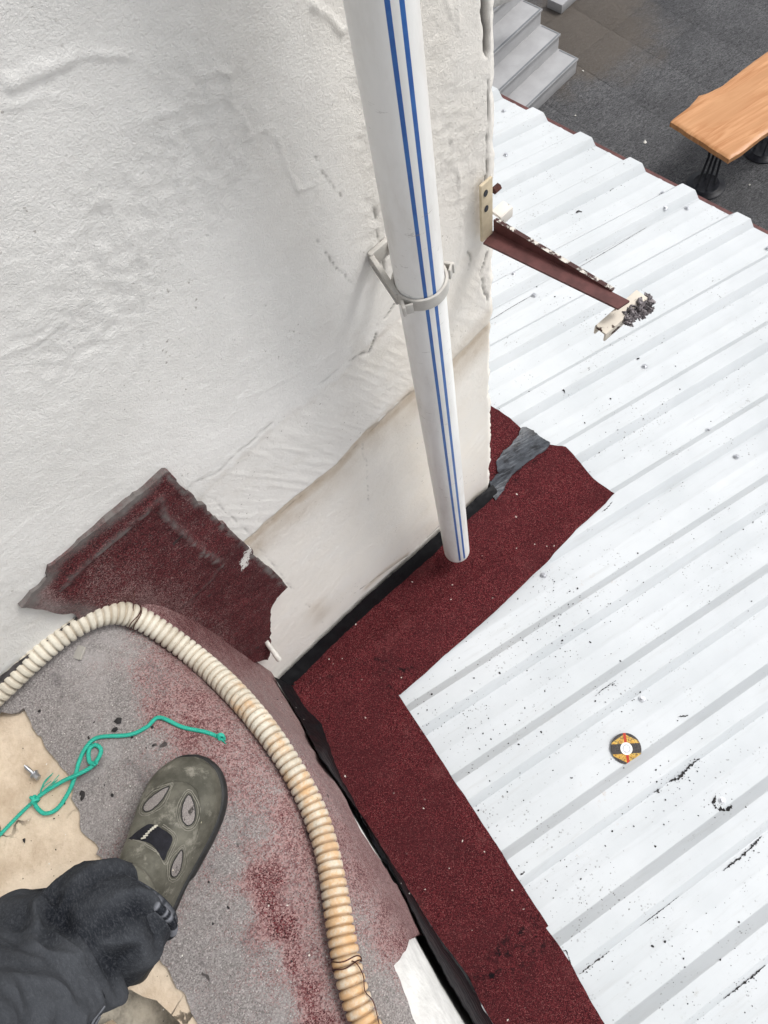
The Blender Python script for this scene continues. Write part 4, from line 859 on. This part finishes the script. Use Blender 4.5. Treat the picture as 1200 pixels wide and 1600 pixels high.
# ================================================================== things on the metal roof
pts = []; sz = []
def radd(px, py, r):
    P = on_roof(px, py); pts.append((P[0], P[1])); sz.append(r)
flp = [fl1, fl2, fl4]
for _ in range(1500):
    x, y = random.uniform(600, 1230), random.uniform(150, 1640); P = on_roof(x, y)
    if P[0] > x_eave(P[1])-.03 or P[0] < float(x_start(np.array(P[1]))): continue
    if fbm(np.array(P[0]*3), np.array(P[1]*3), 2, 3) < -.12+random.uniform(-.2, .2): continue
    pts.append((P[0], P[1])); sz.append(min(.0032, random.lognormvariate(-7.05, .45)))
for cx, cy, sx_, sy_, k in ((850, 990, 60, 40, 140), (690, 1110, 45, 35, 130), (800, 1080, 60, 60, 90), (900, 940, 60, 40, 60), (880, 1390, 40, 40, 50), (1050, 900, 70, 50, 50), (760, 1170, 40, 40, 60), (860, 470, 15, 10, 16), (850, 905, 12, 10, 25), (1130, 1252, 20, 14, 22), (1003, 1092, 14, 12, 14), (1000, 1250, 90, 60, 60), (1080, 1480, 80, 60, 60), (900, 650, 70, 60, 60), (1000, 520, 25, 18, 20)):
    for _ in range(k): radd(random.gauss(cx, sx_), random.gauss(cy, sy_), min(.0034, random.lognormvariate(-6.95, .5)))
for p_ in ((1062, 1214), (1035, 1230), (1172, 1326), (930, 1503), (1030, 1424), (1160, 1537), (1080, 1195), (940, 1080), (1128, 1262)):
    for _ in range(16): radd(random.gauss(p_[0], 14), random.gauss(p_[1], 10), min(.003, random.lognormvariate(-6.8, .5)))
for k in range(-4, 8):                                   # grit washed along the rib feet
    y0 = .25+PITCH*k
    for _ in range(90):
        x = random.uniform(-.2, 1.7); 
        if x < float(x_start(np.array(y0)))+.03 or fbm(np.array(x*4), np.array(k*3.3), 2, 5) < -.05: continue
        pts.append((x, y0-abs(random.gauss(0.002, .004)))); sz.append(min(.003, random.lognormvariate(-7.1, .4)))
keep = [(p, s_) for p, s_ in zip(pts, sz) if not any(inside(np.array(p[0]), np.array(p[1]), f_) for f_ in flp) and x_eave(p[1])-.02 > p[0] > float(x_start(np.array(p[1])))+.02]
crumbs('tar_specks', [p for p, _ in keep], [s_ for _, s_ in keep], M_DARKCH, lambda x, y: float(roof_z(x, y))+.0012, 'fine black tar specks scattered over the white metal roof', 'tar specks', .3)
# smeared tar along rib feet and round screws
def smear(pxs, wd, seed):
    P = np.array([on_roof(*p)[:2] for p in pxs]); L_, _s = catmull(P, .0022); n_ = len(L_); T_ = np.gradient(L_, axis=0); T_ /= np.linalg.norm(T_, axis=1)[:, None]; N_ = np.stack([-T_[:, 1], T_[:, 0]], 1)
    k = np.arange(n_); wd = wd*.75; w1 = wd*np.clip(.5+fbm(k*.8, k*0+seed, 4, seed)*2.2, .0, 1.8)*np.sin(np.pi*(k+.5)/n_)**.35; w2 = wd*np.clip(.4+fbm(k*.9, k*0+seed+5, 4, seed+1)*2.2, .0, 1.8)*np.sin(np.pi*(k+.5)/n_)**.35
    A_ = L_+N_*w1[:, None]; B_ = L_-N_*w2[:, None]; V = []
    for q_, dz in ((A_, .0010), (L_, .0022), (B_, .0010)): V.append(np.column_stack([q_, [float(roof_z(x, y))+dz+.0010 for x, y in q_]]))
    V = np.stack(V, 1).reshape(-1, 3); return V, gridf(n_, 3)
smears = [([(1045, 1222), (1062, 1214), (1078, 1197), (1092, 1186)], .0055, 2), ([(1022, 1238), (1035, 1230)], .004, 3), ([(1118, 1243), (1114, 1255), (1122, 1264), (1134, 1266), (1142, 1258)], .006, 4), ([(1130, 1360), (1150, 1345), (1172, 1326), (1190, 1306)], .0045, 5), ([(905, 1522), (930, 1503), (952, 1486)], .0025, 6), ([(1130, 1560), (1160, 1537), (1195, 1508)], .004, 7), ([(1000, 1446), (1030, 1424), (1060, 1400)], .002, 8), ([(813, 1366), (819, 1361)], .004, 9), ([(878, 1482), (884, 1485), (890, 1505)], .003, 10), ([(900, 333), (905, 330), (909, 332)], .006, 11), ([(879, 616), (882, 619)], .006, 12), ([(995, 562), (999, 560)], .005, 13), ([(955, 790), (946, 800), (938, 806)], .0025, 14), ([(1060, 1120), (1075, 1118)], .003, 15), ([(928, 1090), (940, 1080), (960, 1066)], .0018, 16), ([(758, 506), (800, 480), (830, 463)], .0012, 17), ([(900, 421), (960, 386), (1010, 356)], .0012, 18)]
SML = dict(enumerate(['thick black tar streak at a rib foot below the cutting disc', 'short black tar dab at the lower end of the streak below the cutting disc', 'black tar ring smeared round a roofing screw', 'long black tar streak at the rib foot beyond the ringed screw',
    'thin tar streak at a rib foot starting from the ledge felt strip', 'ragged tar streak at the rib foot farthest beyond the ringed screw', 'faint thin tar line on a rib between the ledge felt and the ringed screw', 'black stub of tar poking out from the middle ledge felt strip',
    'tar dribble hugging the edge of the lower ledge felt strip', 'curled dark flake on the roof beyond the bracket arm', 'round dark flake on the roof between the tar patch and the bracket', 'dark speck beside a washer screw near the bracket end bar',
    'thin tar dribble beside the pointed corner of the long felt strip', 'small black tar fleck just beyond the screw above the cutting disc', 'hairline tar streak between the felt corner and the cutting disc', 'dirty line along the sheet lap right beside the wall corner', 'dirty line along the sheet lap under the bracket arm']))
for k, (p_, wd, sd_) in enumerate(smears):
    V, fa = smear(p_, wd, sd_); o = mesh('tar_smear', V, fa, M_DARKCH, None, True)
    tag(o, SML.get(k, 'small thin black tar fleck dried on the white metal roof'), 'tar smear', 'tar smears on the metal roof')
# cutting disc
P = on_roof(978, 1170); z = -H+TS*P[0]+rprof(P[1])
def mat_disc():
    m = Mat('disc_print', .6, .3); X = m.xyz(); r = m.math('SQRT', m.math('ADD', m.math('POWER', X[0], 2), m.math('POWER', X[1], 2)))
    ay = m.math('ABSOLUTE', X[1]); axx = m.math('ABSOLUTE', X[0])
    grit_ = m.vor(700); dk = m.mix(grit_, (0.020, 0.017, 0.018), (0.075, 0.065, 0.062))
    ye = m.mix(m.ramp(m.noise(90, 4, .7), .35, .6), (0.55, 0.27, 0.03), (0.62, 0.42, 0.10))
    sec = m.math('MULTIPLY', m.ramp(ay, .0110, .0120), m.ramp(m.math('ADD', m.math('MULTIPLY', axx, .55), ay), .0330, .0345, 1, 0)); tx = m.ramp(m.noise(260, 3, .8), .50, .56)
    c = m.mix(m.math('MULTIPLY', sec, m.ramp(tx, 0, 1, 1, .25)), dk, ye)
    rd = m.math('MULTIPLY', m.ramp(axx, .0030, .0036, 1, 0), m.ramp(ay, .013, .0135)); c = m.mix(rd, c, (0.42, 0.035, 0.015))
    c = m.mix(m.ramp(r, .0142, .0148, 1, 0), c, (0.78, 0.78, 0.76)); c = m.mix(m.ramp(r, .0102, .0107, 1, 0), c, (0.52, 0.54, 0.56)); m.color(c); m.bump(grit_, .0004); return m.m
n = 56; th = np.linspace(0, 2*np.pi, n, endpoint=False); prof = [(.0068, -.0006), (.0068, .0016), (.0104, .0018), (.0148, .0019), (.0150, .0013), (.034, .0013), (.0365, .0010), (.0365, -.0006)]
V = np.array([[r*math.cos(t), r*math.sin(t), h] for r, h in prof for t in th]); fa = gridf(len(prof), n, True)
cd = empty('cutting_disc', (P[0], P[1], z+.004)); tag(cd, 'small black and yellow grinder cutting disc lying on the white metal roof', 'cutting disc')
di = mesh('disc', V, fa[:, ::-1], mat_disc(), None, True, shift=False, auto=30); di.parent = cd; di.rotation_euler = (math.radians(5), -SLOPE+math.radians(2), math.radians(-29)); 
cd.location = (P[0], P[1], z+ZC+.0045)
b = MB(); t_ = np.linspace(0, 2*np.pi, 20, endpoint=False); disc(b, .0075, .0062, -.0014, .0022, 20); hb = b.build('hub', M_STEEL, cd, auto=40, shift=False); hb.matrix_parent_inverse = Matrix(); hb.rotation_euler = di.rotation_euler

# ================================================================== table and scraps in the courtyard
TZ = -5.27
ta = empty('wooden_table', (5.4, 3.6, GZ)); tag(ta, 'live edge orange wooden table on black iron pedestals in the courtyard', 'table')
tp_ = [(1048, 189), (1052, 185), (1078, 165), (1092, 148), (1108, 143), (1130, 132), (1160, 108), (1200, 79), (1250, 50), (1300, 18)]
far = [on_level(x, y, TZ)[:2] for x, y in tp_]; nr = [on_level(x, y, TZ)[:2] for x, y in [(1400, 62), (1340, 103), (1260, 162), (1215, 195), (1190, 212), (1160, 236), (1140, 248)]]
tpo = rough_edge([np.array(p) for p in far]+[np.array(p) for p in nr], .03, .006, 12)
def m_top(V2):
    N = np.zeros((len(V2), 3)); N[:, 2] = 1; dd = pdist(V2[:, 0], V2[:, 1], tpo+[tpo[0]]); return np.column_stack([V2, TZ-.012*np.exp(-(dd/.010)**2)]), N
sheet('table_top', tpo, m_top, M_WOOD, ta, .02, .045)
def pedestal(px, py):
    c = on_level(px, py, GZ+.02); pd = MB(); n = 40; th = np.linspace(0, 2*np.pi, n, endpoint=False)
    prof = [(.175, .0), (.178, .012), (.165, .022), (.135, .026), (.120, .034), (.115, .032), (.03, .034)]
    V = [(c[0]+r*math.cos(t), c[1]+r*math.sin(t), GZ+.002+h) for r, h in prof for t in th]; pd.add(V, [tuple(f[::-1]) for f in gridf(len(prof), n, True)]+[tuple(range((len(prof)-1)*n, len(prof)*n))]); bo = pd.build('pedestal_base', M_IRON, ta, auto=40)
    for k in range(4):
        a = math.radians(45+90*k+8); pr = MB(); pr.tube([(c[0]+.075*math.cos(a), c[1]+.075*math.sin(a), GZ+.03), (c[0]+.055*math.cos(a), c[1]+.055*math.sin(a), GZ+.35), (c[0]+.095*math.cos(a), c[1]+.095*math.sin(a), TZ-.05)], .0115, 10); pr.build('rod', M_IRON, ta, smooth=True)
    b = MB(); b.box((c[0], c[1], TZ-.050), (.14, .14, .004)); b.build('mount_plate', M_IRON, ta)
pedestal(1103, 288); pedestal(1192, 232)
for (px, py), l in zip([(1008, 222), (899, 181), (1171, 289), (911, 111)], ('white paper scrap on dark paving near the wooden table', 'tiny white chip on dark paving beyond the roof eave', 'pale paper shred on dark paving beside the table pedestal', 'white chip on dusty paving beside the lowest stair')):
    c = on_level(px, py, GZ+.006); r = .020 if px == 1008 else .011; V = [(c[0]+r*random.uniform(.6, 1.3)*math.cos(a), c[1]+r*random.uniform(.6, 1.3)*math.sin(a), GZ+.004+random.uniform(0, .012)) for a in np.linspace(0, 2*np.pi, 7)[:-1]]
    V2 = [(x, y, z-.001) for x, y, z in V]; tag(mesh('paper_scrap', V+[(c[0], c[1], GZ+.014)]+V2, [(i, (i+1) % 6, 6) for i in range(6)]+[(7+i, 7+(i+1) % 6, (i+1) % 6, i) for i in range(6)], M_PLASTIC, None, False), l, 'scrap', 'white scraps on the paving')

# ================================================================== person: booted foot and jeans leg
FLR = -1.0495
toe = on_level(310, 1184, FLR+.030); ins = on_level(233, 1312, FLR+.088)
fw = (toe-ins)[:2]; fw /= np.linalg.norm(fw); lf = np.array([-fw[1], fw[0]]); BL = .272; BSC = BL/.287
heel = toe[:2]-fw*BL
def bw(P):
    P = np.asarray(P, float); q = heel+P[..., :1]*BSC*fw+P[..., 1:2]*lf; return np.concatenate([q, P[..., 2:3]+FLR], -1)
person = empty('person', (*heel, FLR)); tag(person, 'person in washed black jeans and olive work boot standing on the ledge', 'person')
BX = [0, .012, .04, .08, .12, .15, .18, .21, .235, .255, .271, .281, .287]
BWd = [.006, .026, .035, .037, .040, .045, .0505, .0545, .0535, .047, .036, .023, .005]
BH = [.095, .104, .108, .112, .108, .097, .083, .073, .067, .061, .053, .044, .030]
BE = [.7, .7, .75, .85, .95, .95, .85, .75, .68, .62, .6, .6, .6]
def sm(x, Yv): 
    c, s_ = catmull(np.column_stack([BX, Yv]), .0012); return np.interp(x, c[:, 0], c[:, 1])
def bsurf(u, t):
    w = sm(u, BWd)*.93; h = sm(u, BH); e = sm(u, BE); c = np.cos(t); sn_ = np.maximum(np.sin(t), 0)
    y = w*np.sign(c)*np.abs(c)**.80*-1; z = .018+(h-.018)*sn_**e
    y = y+.004*np.sin(np.clip(u/.287, 0, 1)*3)*0+.002*sn_
    cr = .0014*np.sin((u-.15)*260)*np.exp(-((u-.185)/.028)**2)*sn_; return np.stack([u, y, z+cr], -1)
uu_ = np.linspace(0, .287, 150); tt_ = np.linspace(0, np.pi, 110); UU, TT = np.meshgrid(uu_, tt_, indexing='ij'); SP = bsurf(UU, TT)
bn = np.cross(np.gradient(SP, axis=0), np.gradient(SP, axis=1)); bn /= np.linalg.norm(bn, axis=-1, keepdims=True)+1e-12
if bn[90, 55, 2] < 0: bn = -bn
SW = bw(SP); rot3 = np.array([[fw[0], lf[0], 0], [fw[1], lf[1], 0], [0, 0, 1.]]); NWd = bn@rot3.T
boot = mesh('boot', SW.reshape(-1, 3), gridf(150, 110)[:, ::-1], M_SUEDE, person, True)
bpx, bpy_ = project(SW.reshape(-1, 3)); vis = ((-SW.reshape(-1, 3))*NWd.reshape(-1, 3)).sum(1) > 0
def onboot(V2, off):
    out = np.zeros((len(V2), 3)); nn_ = np.zeros((len(V2), 3)); FP = SW.reshape(-1, 3); FN = NWd.reshape(-1, 3)
    for i, (x, y) in enumerate(V2):
        d2 = (bpx-x)**2+(bpy_-y)**2+(~vis)*1e6; k = np.argsort(d2)[:4]; w = 1/(d2[k]+.15); w /= w.sum(); nn_[i] = (FN[k]*w[:, None]).sum(0); out[i] = (FP[k]*w[:, None]).sum(0)+nn_[i]*off
    return out, nn_
# sole
so_ = [(u, s) for s in (1, -1) for u in []]
uo = np.r_[np.linspace(0, .02, 8)[:-1], np.linspace(.02, .26, 40)[:-1], np.linspace(.26, .287, 12)]
def outline(g): 
    w = sm(uo, BWd)*.93+g; R_ = [(u+(g if u > .2 else -g if u < .02 else 0), y) for u, y in zip(uo, w)]; return R_+[(u, -y) for u, y in R_[::-1]]
lay = [(.000, -.003), (.002, .0015), (.010, .0035), (.019, .0030), (.0225, .0010), (.0225, -.006)]
V = []; no = len(outline(0))
for z, g_ in lay:
    for i, (u, y) in enumerate(outline(g_)):
        V.append((u, y*(.93 if .09 < u < .14 and z < .012 else 1), z+.004*sstep(.24, .287, np.array(u))*(z < .015)))
b = MB(); b.add(bw(np.array(V)), [tuple(f) for f in gridf(len(lay), no, True)]+[tuple(range(no))]); b.build('sole', M_RUBBER, boot, smooth=True)
# teardrop mesh inserts with stitching
def tear(A, B, r0, r1, n=40):
    A, B = np.array(A, float), np.array(B, float); d = B-A; L = np.linalg.norm(d); d /= L; nr_ = np.array([-d[1], d[0]]); t = np.linspace(0, 2*np.pi, n, endpoint=False); out = []
    for a in t:
        k = .5-.5*math.cos(a); r = r0+(r1-r0)*k; s_ = -r0*0+L*k; out.append(A+d*(s_-(r0 if k < .05 else 0)*0+(-r0*.9*math.cos(a) if k < .5 else r1*-.9*math.cos(a))*.5)+nr_*r*math.sin(a))
    return np.array(out)
def stitch(path_px, off, name='stitching', step=.0042, ln=.0021):
    P, N = onboot(path_px, off); Pc, s_ = catmull(np.column_stack([P, N]), step); b = MB()
    for i in range(1, len(Pc)-1):
        t_ = Pc[i+1, :3]-Pc[i-1, :3]; t_ /= np.linalg.norm(t_); n_ = Pc[i, 3:]/np.linalg.norm(Pc[i, 3:]); b.box(Pc[i, :3], (ln*.5, .00045, .0003), [t_, np.cross(n_, t_), n_])
    return b.build(name, M_THREAD, boot)
for A, B, r0, r1 in (((229, 1264), (263, 1231), 10.5, 4), ((294, 1284), (295, 1245), 13, 7), ((271, 1366), (283, 1330), 9, 4)):
    ol = tear(A, B, r0, r1); mi = sheet('mesh_insert', list(ol), lambda V2: onboot(V2, .0008), M_MESH, boot, 3.0, .0012)
    P, N = onboot(np.vstack([ol, ol[:1]]), .0008); b = MB(); b.tube(P, .0007, 6, False); b.build('insert_rim', M_RUBBER, mi, smooth=True)
    c = ol.mean(0)
    for k_s in (4.5, 8.0):
        o2 = ol+(ol-c)/np.linalg.norm(ol-c, axis=1)[:, None]*k_s; st_ = stitch(np.vstack([o2, o2[:1]]), .0006); st_['kind'] = 'stuff'
tg = [(200, 1312), (216, 1299), (233, 1288), (246, 1291), (258, 1298), (267, 1305), (269, 1314), (262, 1330), (255, 1345), (246, 1330), (236, 1319), (218, 1313)]
tg_ = catmull(np.array(tg+tg[:1], float), 3.0)[0][:-1]
tn_ = sheet('tongue', list(tg_), lambda V2: onboot(V2, .0010), M_DARKFAB, boot, 3.5, .0015)
M_CREAM = simple('cream_thread', (0.45, 0.43, 0.36), .8, .2, 200, 0)
b = MB()
for k in range(7):
    P, N = onboot(np.array([(222+k*3.2, 1311-k*3.2), (228.5+k*3.2, 1309.5-k*3.2)]), .0028); t_ = P[1]-P[0]; L = np.linalg.norm(t_); t_ /= L; b.box(P.mean(0), (L/2, .0008, .0005), [t_, np.cross(N[0], t_), N[0]])
b.build('ladder_stitch', M_CREAM, tn_)['kind'] = 'stuff'
o2 = tg_+(tg_-tg_.mean(0))/np.linalg.norm(tg_-tg_.mean(0), axis=1)[:, None]*4.5
for k_s in (4.0, 7.0):
    o2 = tg_[20:70 if len(tg_) > 70 else None]; o2 = o2+(o2-tg_.mean(0))/np.linalg.norm(o2-tg_.mean(0), axis=1)[:, None]*k_s; stitch(o2, .0006)['kind'] = 'stuff'
# toe-cap seam and padded collar
P, N = onboot(catmull(np.array([(215, 1262), (236, 1238), (262, 1222), (290, 1222), (308, 1236), (312, 1265), (310, 1300), (296, 1335), (283, 1378)], float), 6)[0], .0003); b = MB(); b.tube(P, .0009, 6); b.build('toe_seam', M_SUEDE, boot, smooth=True)
th = np.linspace(0, 2*np.pi, 60, endpoint=False); ring_ = [(.078+.060*math.cos(t), .044*math.sin(t), .116+.012*math.cos(t)*-.6) for t in th]; ring_ = bw(np.array(ring_+ring_[:1])); b = MB(); b.tube(ring_, .0125, 14, False); b.build('collar', M_SUEDE, boot, smooth=True)
# jeans
hc = bw(np.array([.078, -.006, .126])); kp = [bw(np.array([.110, -.004, .103])), hc, on_level(150, 1438, -.903), on_level(104, 1474, -.885), on_level(55, 1515, -.86), on_level(-8, 1578, -.815), on_level(-100, 1655, -.74), on_level(-220, 1765, -.65), on_level(-400, 1935, -.55)]
jp, js = catmull(kp, .0022); P, T, A, B = frames(jp); nth = 150; th = np.linspace(0, 2*np.pi, nth, endpoint=False)
R0 = np.interp(js, [0, .02, .045, .08, .14, .22, .32, .6], [.0615, .0600, .0590, .0640, .0765, .083, .088, .094])
S2, T2 = np.meshgrid(js, th, indexing='ij')
def ridged(x, y, s_): return 1-np.abs(2*fbm(x, y, 2, s_))*1.6
cx, sx2 = np.cos(T2), np.sin(T2)
f1_ = ridged(S2*15+cx*1.1, sx2*1.3+S2*7, 3); f2_ = ridged(S2*26-sx2*1.2, cx*1.7-S2*9, 9); f3_ = fbm(S2*9+cx, sx2*1.2+3, 3, 14)
bunch = np.exp(-((S2-.075)/.05)**2)
disp = (f1_-.5)*.0105+(f2_-.5)*.0022+f3_*.020+bunch*.0075*np.sin(S2*80+2.2*sx2+1.3*cx)
disp *= sstep(.008, .06, S2); flat_ = 1.0
Rr = R0[:, None]*(1+.10*np.cos(T2*2+.6))+disp
V = P[:, None]+Rr[..., None]*(A[:, None]*np.cos(th)[None, :, None]+B[:, None]*np.sin(th)[None, :, None])
worn = np.clip(.42+(disp-disp.mean())/disp.std()*.16+.25*sstep(.06, .2, S2)+.06, 0, 1)
fade = .55*np.exp(-((S2-.012)/.0035)**2)*(fbm(T2*14, S2*0+2, 2, 6) > .0)+.35*np.exp(-((S2-.0045)/.003)**2)*(fbm(T2*18, S2*0+5, 2, 7) > -.1)
inn_ = V[0]-(V[0]-P[0])*.06; inn2 = inn_+T[0]*.05
endc = V[-1]*.02+P[-1]*.98; VV = np.vstack([inn2, inn_, V.reshape(-1, 3), endc]); nS = len(js)+3
ex2 = lambda a, v: np.r_[np.full(2*nth, v), a.reshape(-1), np.full(nth, v)]
leg = mesh('jeans', VV, gridf(nS, nth, True), M_DENIM, person, True, dict(worn=ex2(worn, .2), fade=ex2(fade, 0)))
bm = bmesh.new(); bm.from_mesh(leg.data); bmesh.ops.recalc_face_normals(bm, faces=bm.faces); bm.to_mesh(leg.data); bm.free()
i0 = 5; hp_ = [V[i0, j]+(V[i0, j]-P[i0])/np.linalg.norm(V[i0, j]-P[i0])*.0002 for j in list(range(nth))+[0]]
hb_, hf_ = sweep(np.array(hp_), .0052, 10); fd = np.repeat(.7*sstep(0., .12, fbm(np.arange(nth+1)*.95, np.zeros(nth+1), 2, 8)), 10)
mesh('hem', hb_, hf_, M_DENIM, leg, True, dict(worn=np.full(len(hb_), .35), fade=fd))
im_ = len(js)//3; rd_ = (V[im_]-P[im_])/np.linalg.norm(V[im_]-P[im_], axis=1)[:, None]; fc_ = rd_@(-P[im_]/np.linalg.norm(P[im_])); pxm, pym = project(V[im_]); jb = int(np.argmax(np.where(fc_ > .42, pxm+pym, -1e9)))
for j0, dj in ((jb, 0), (jb, 4)):
    sp_ = [V[i, (j0+dj) % nth]+(V[i, (j0+dj) % nth]-P[i])/np.linalg.norm(V[i, (j0+dj) % nth]-P[i])*.0006 for i in range(int(np.searchsorted(js, .145)), len(js)-4, 3)]; sp_ = list(catmull(np.array(sp_)[::4], .004)[0])
    vb, vf = sweep(np.array(sp_), .0013, 6); mesh('seam', vb, vf, M_DENIM, leg, True, dict(worn=np.full(len(vb), .9), fade=np.tile([.5, .2, 0, .1, .4, .6], len(sp_))))
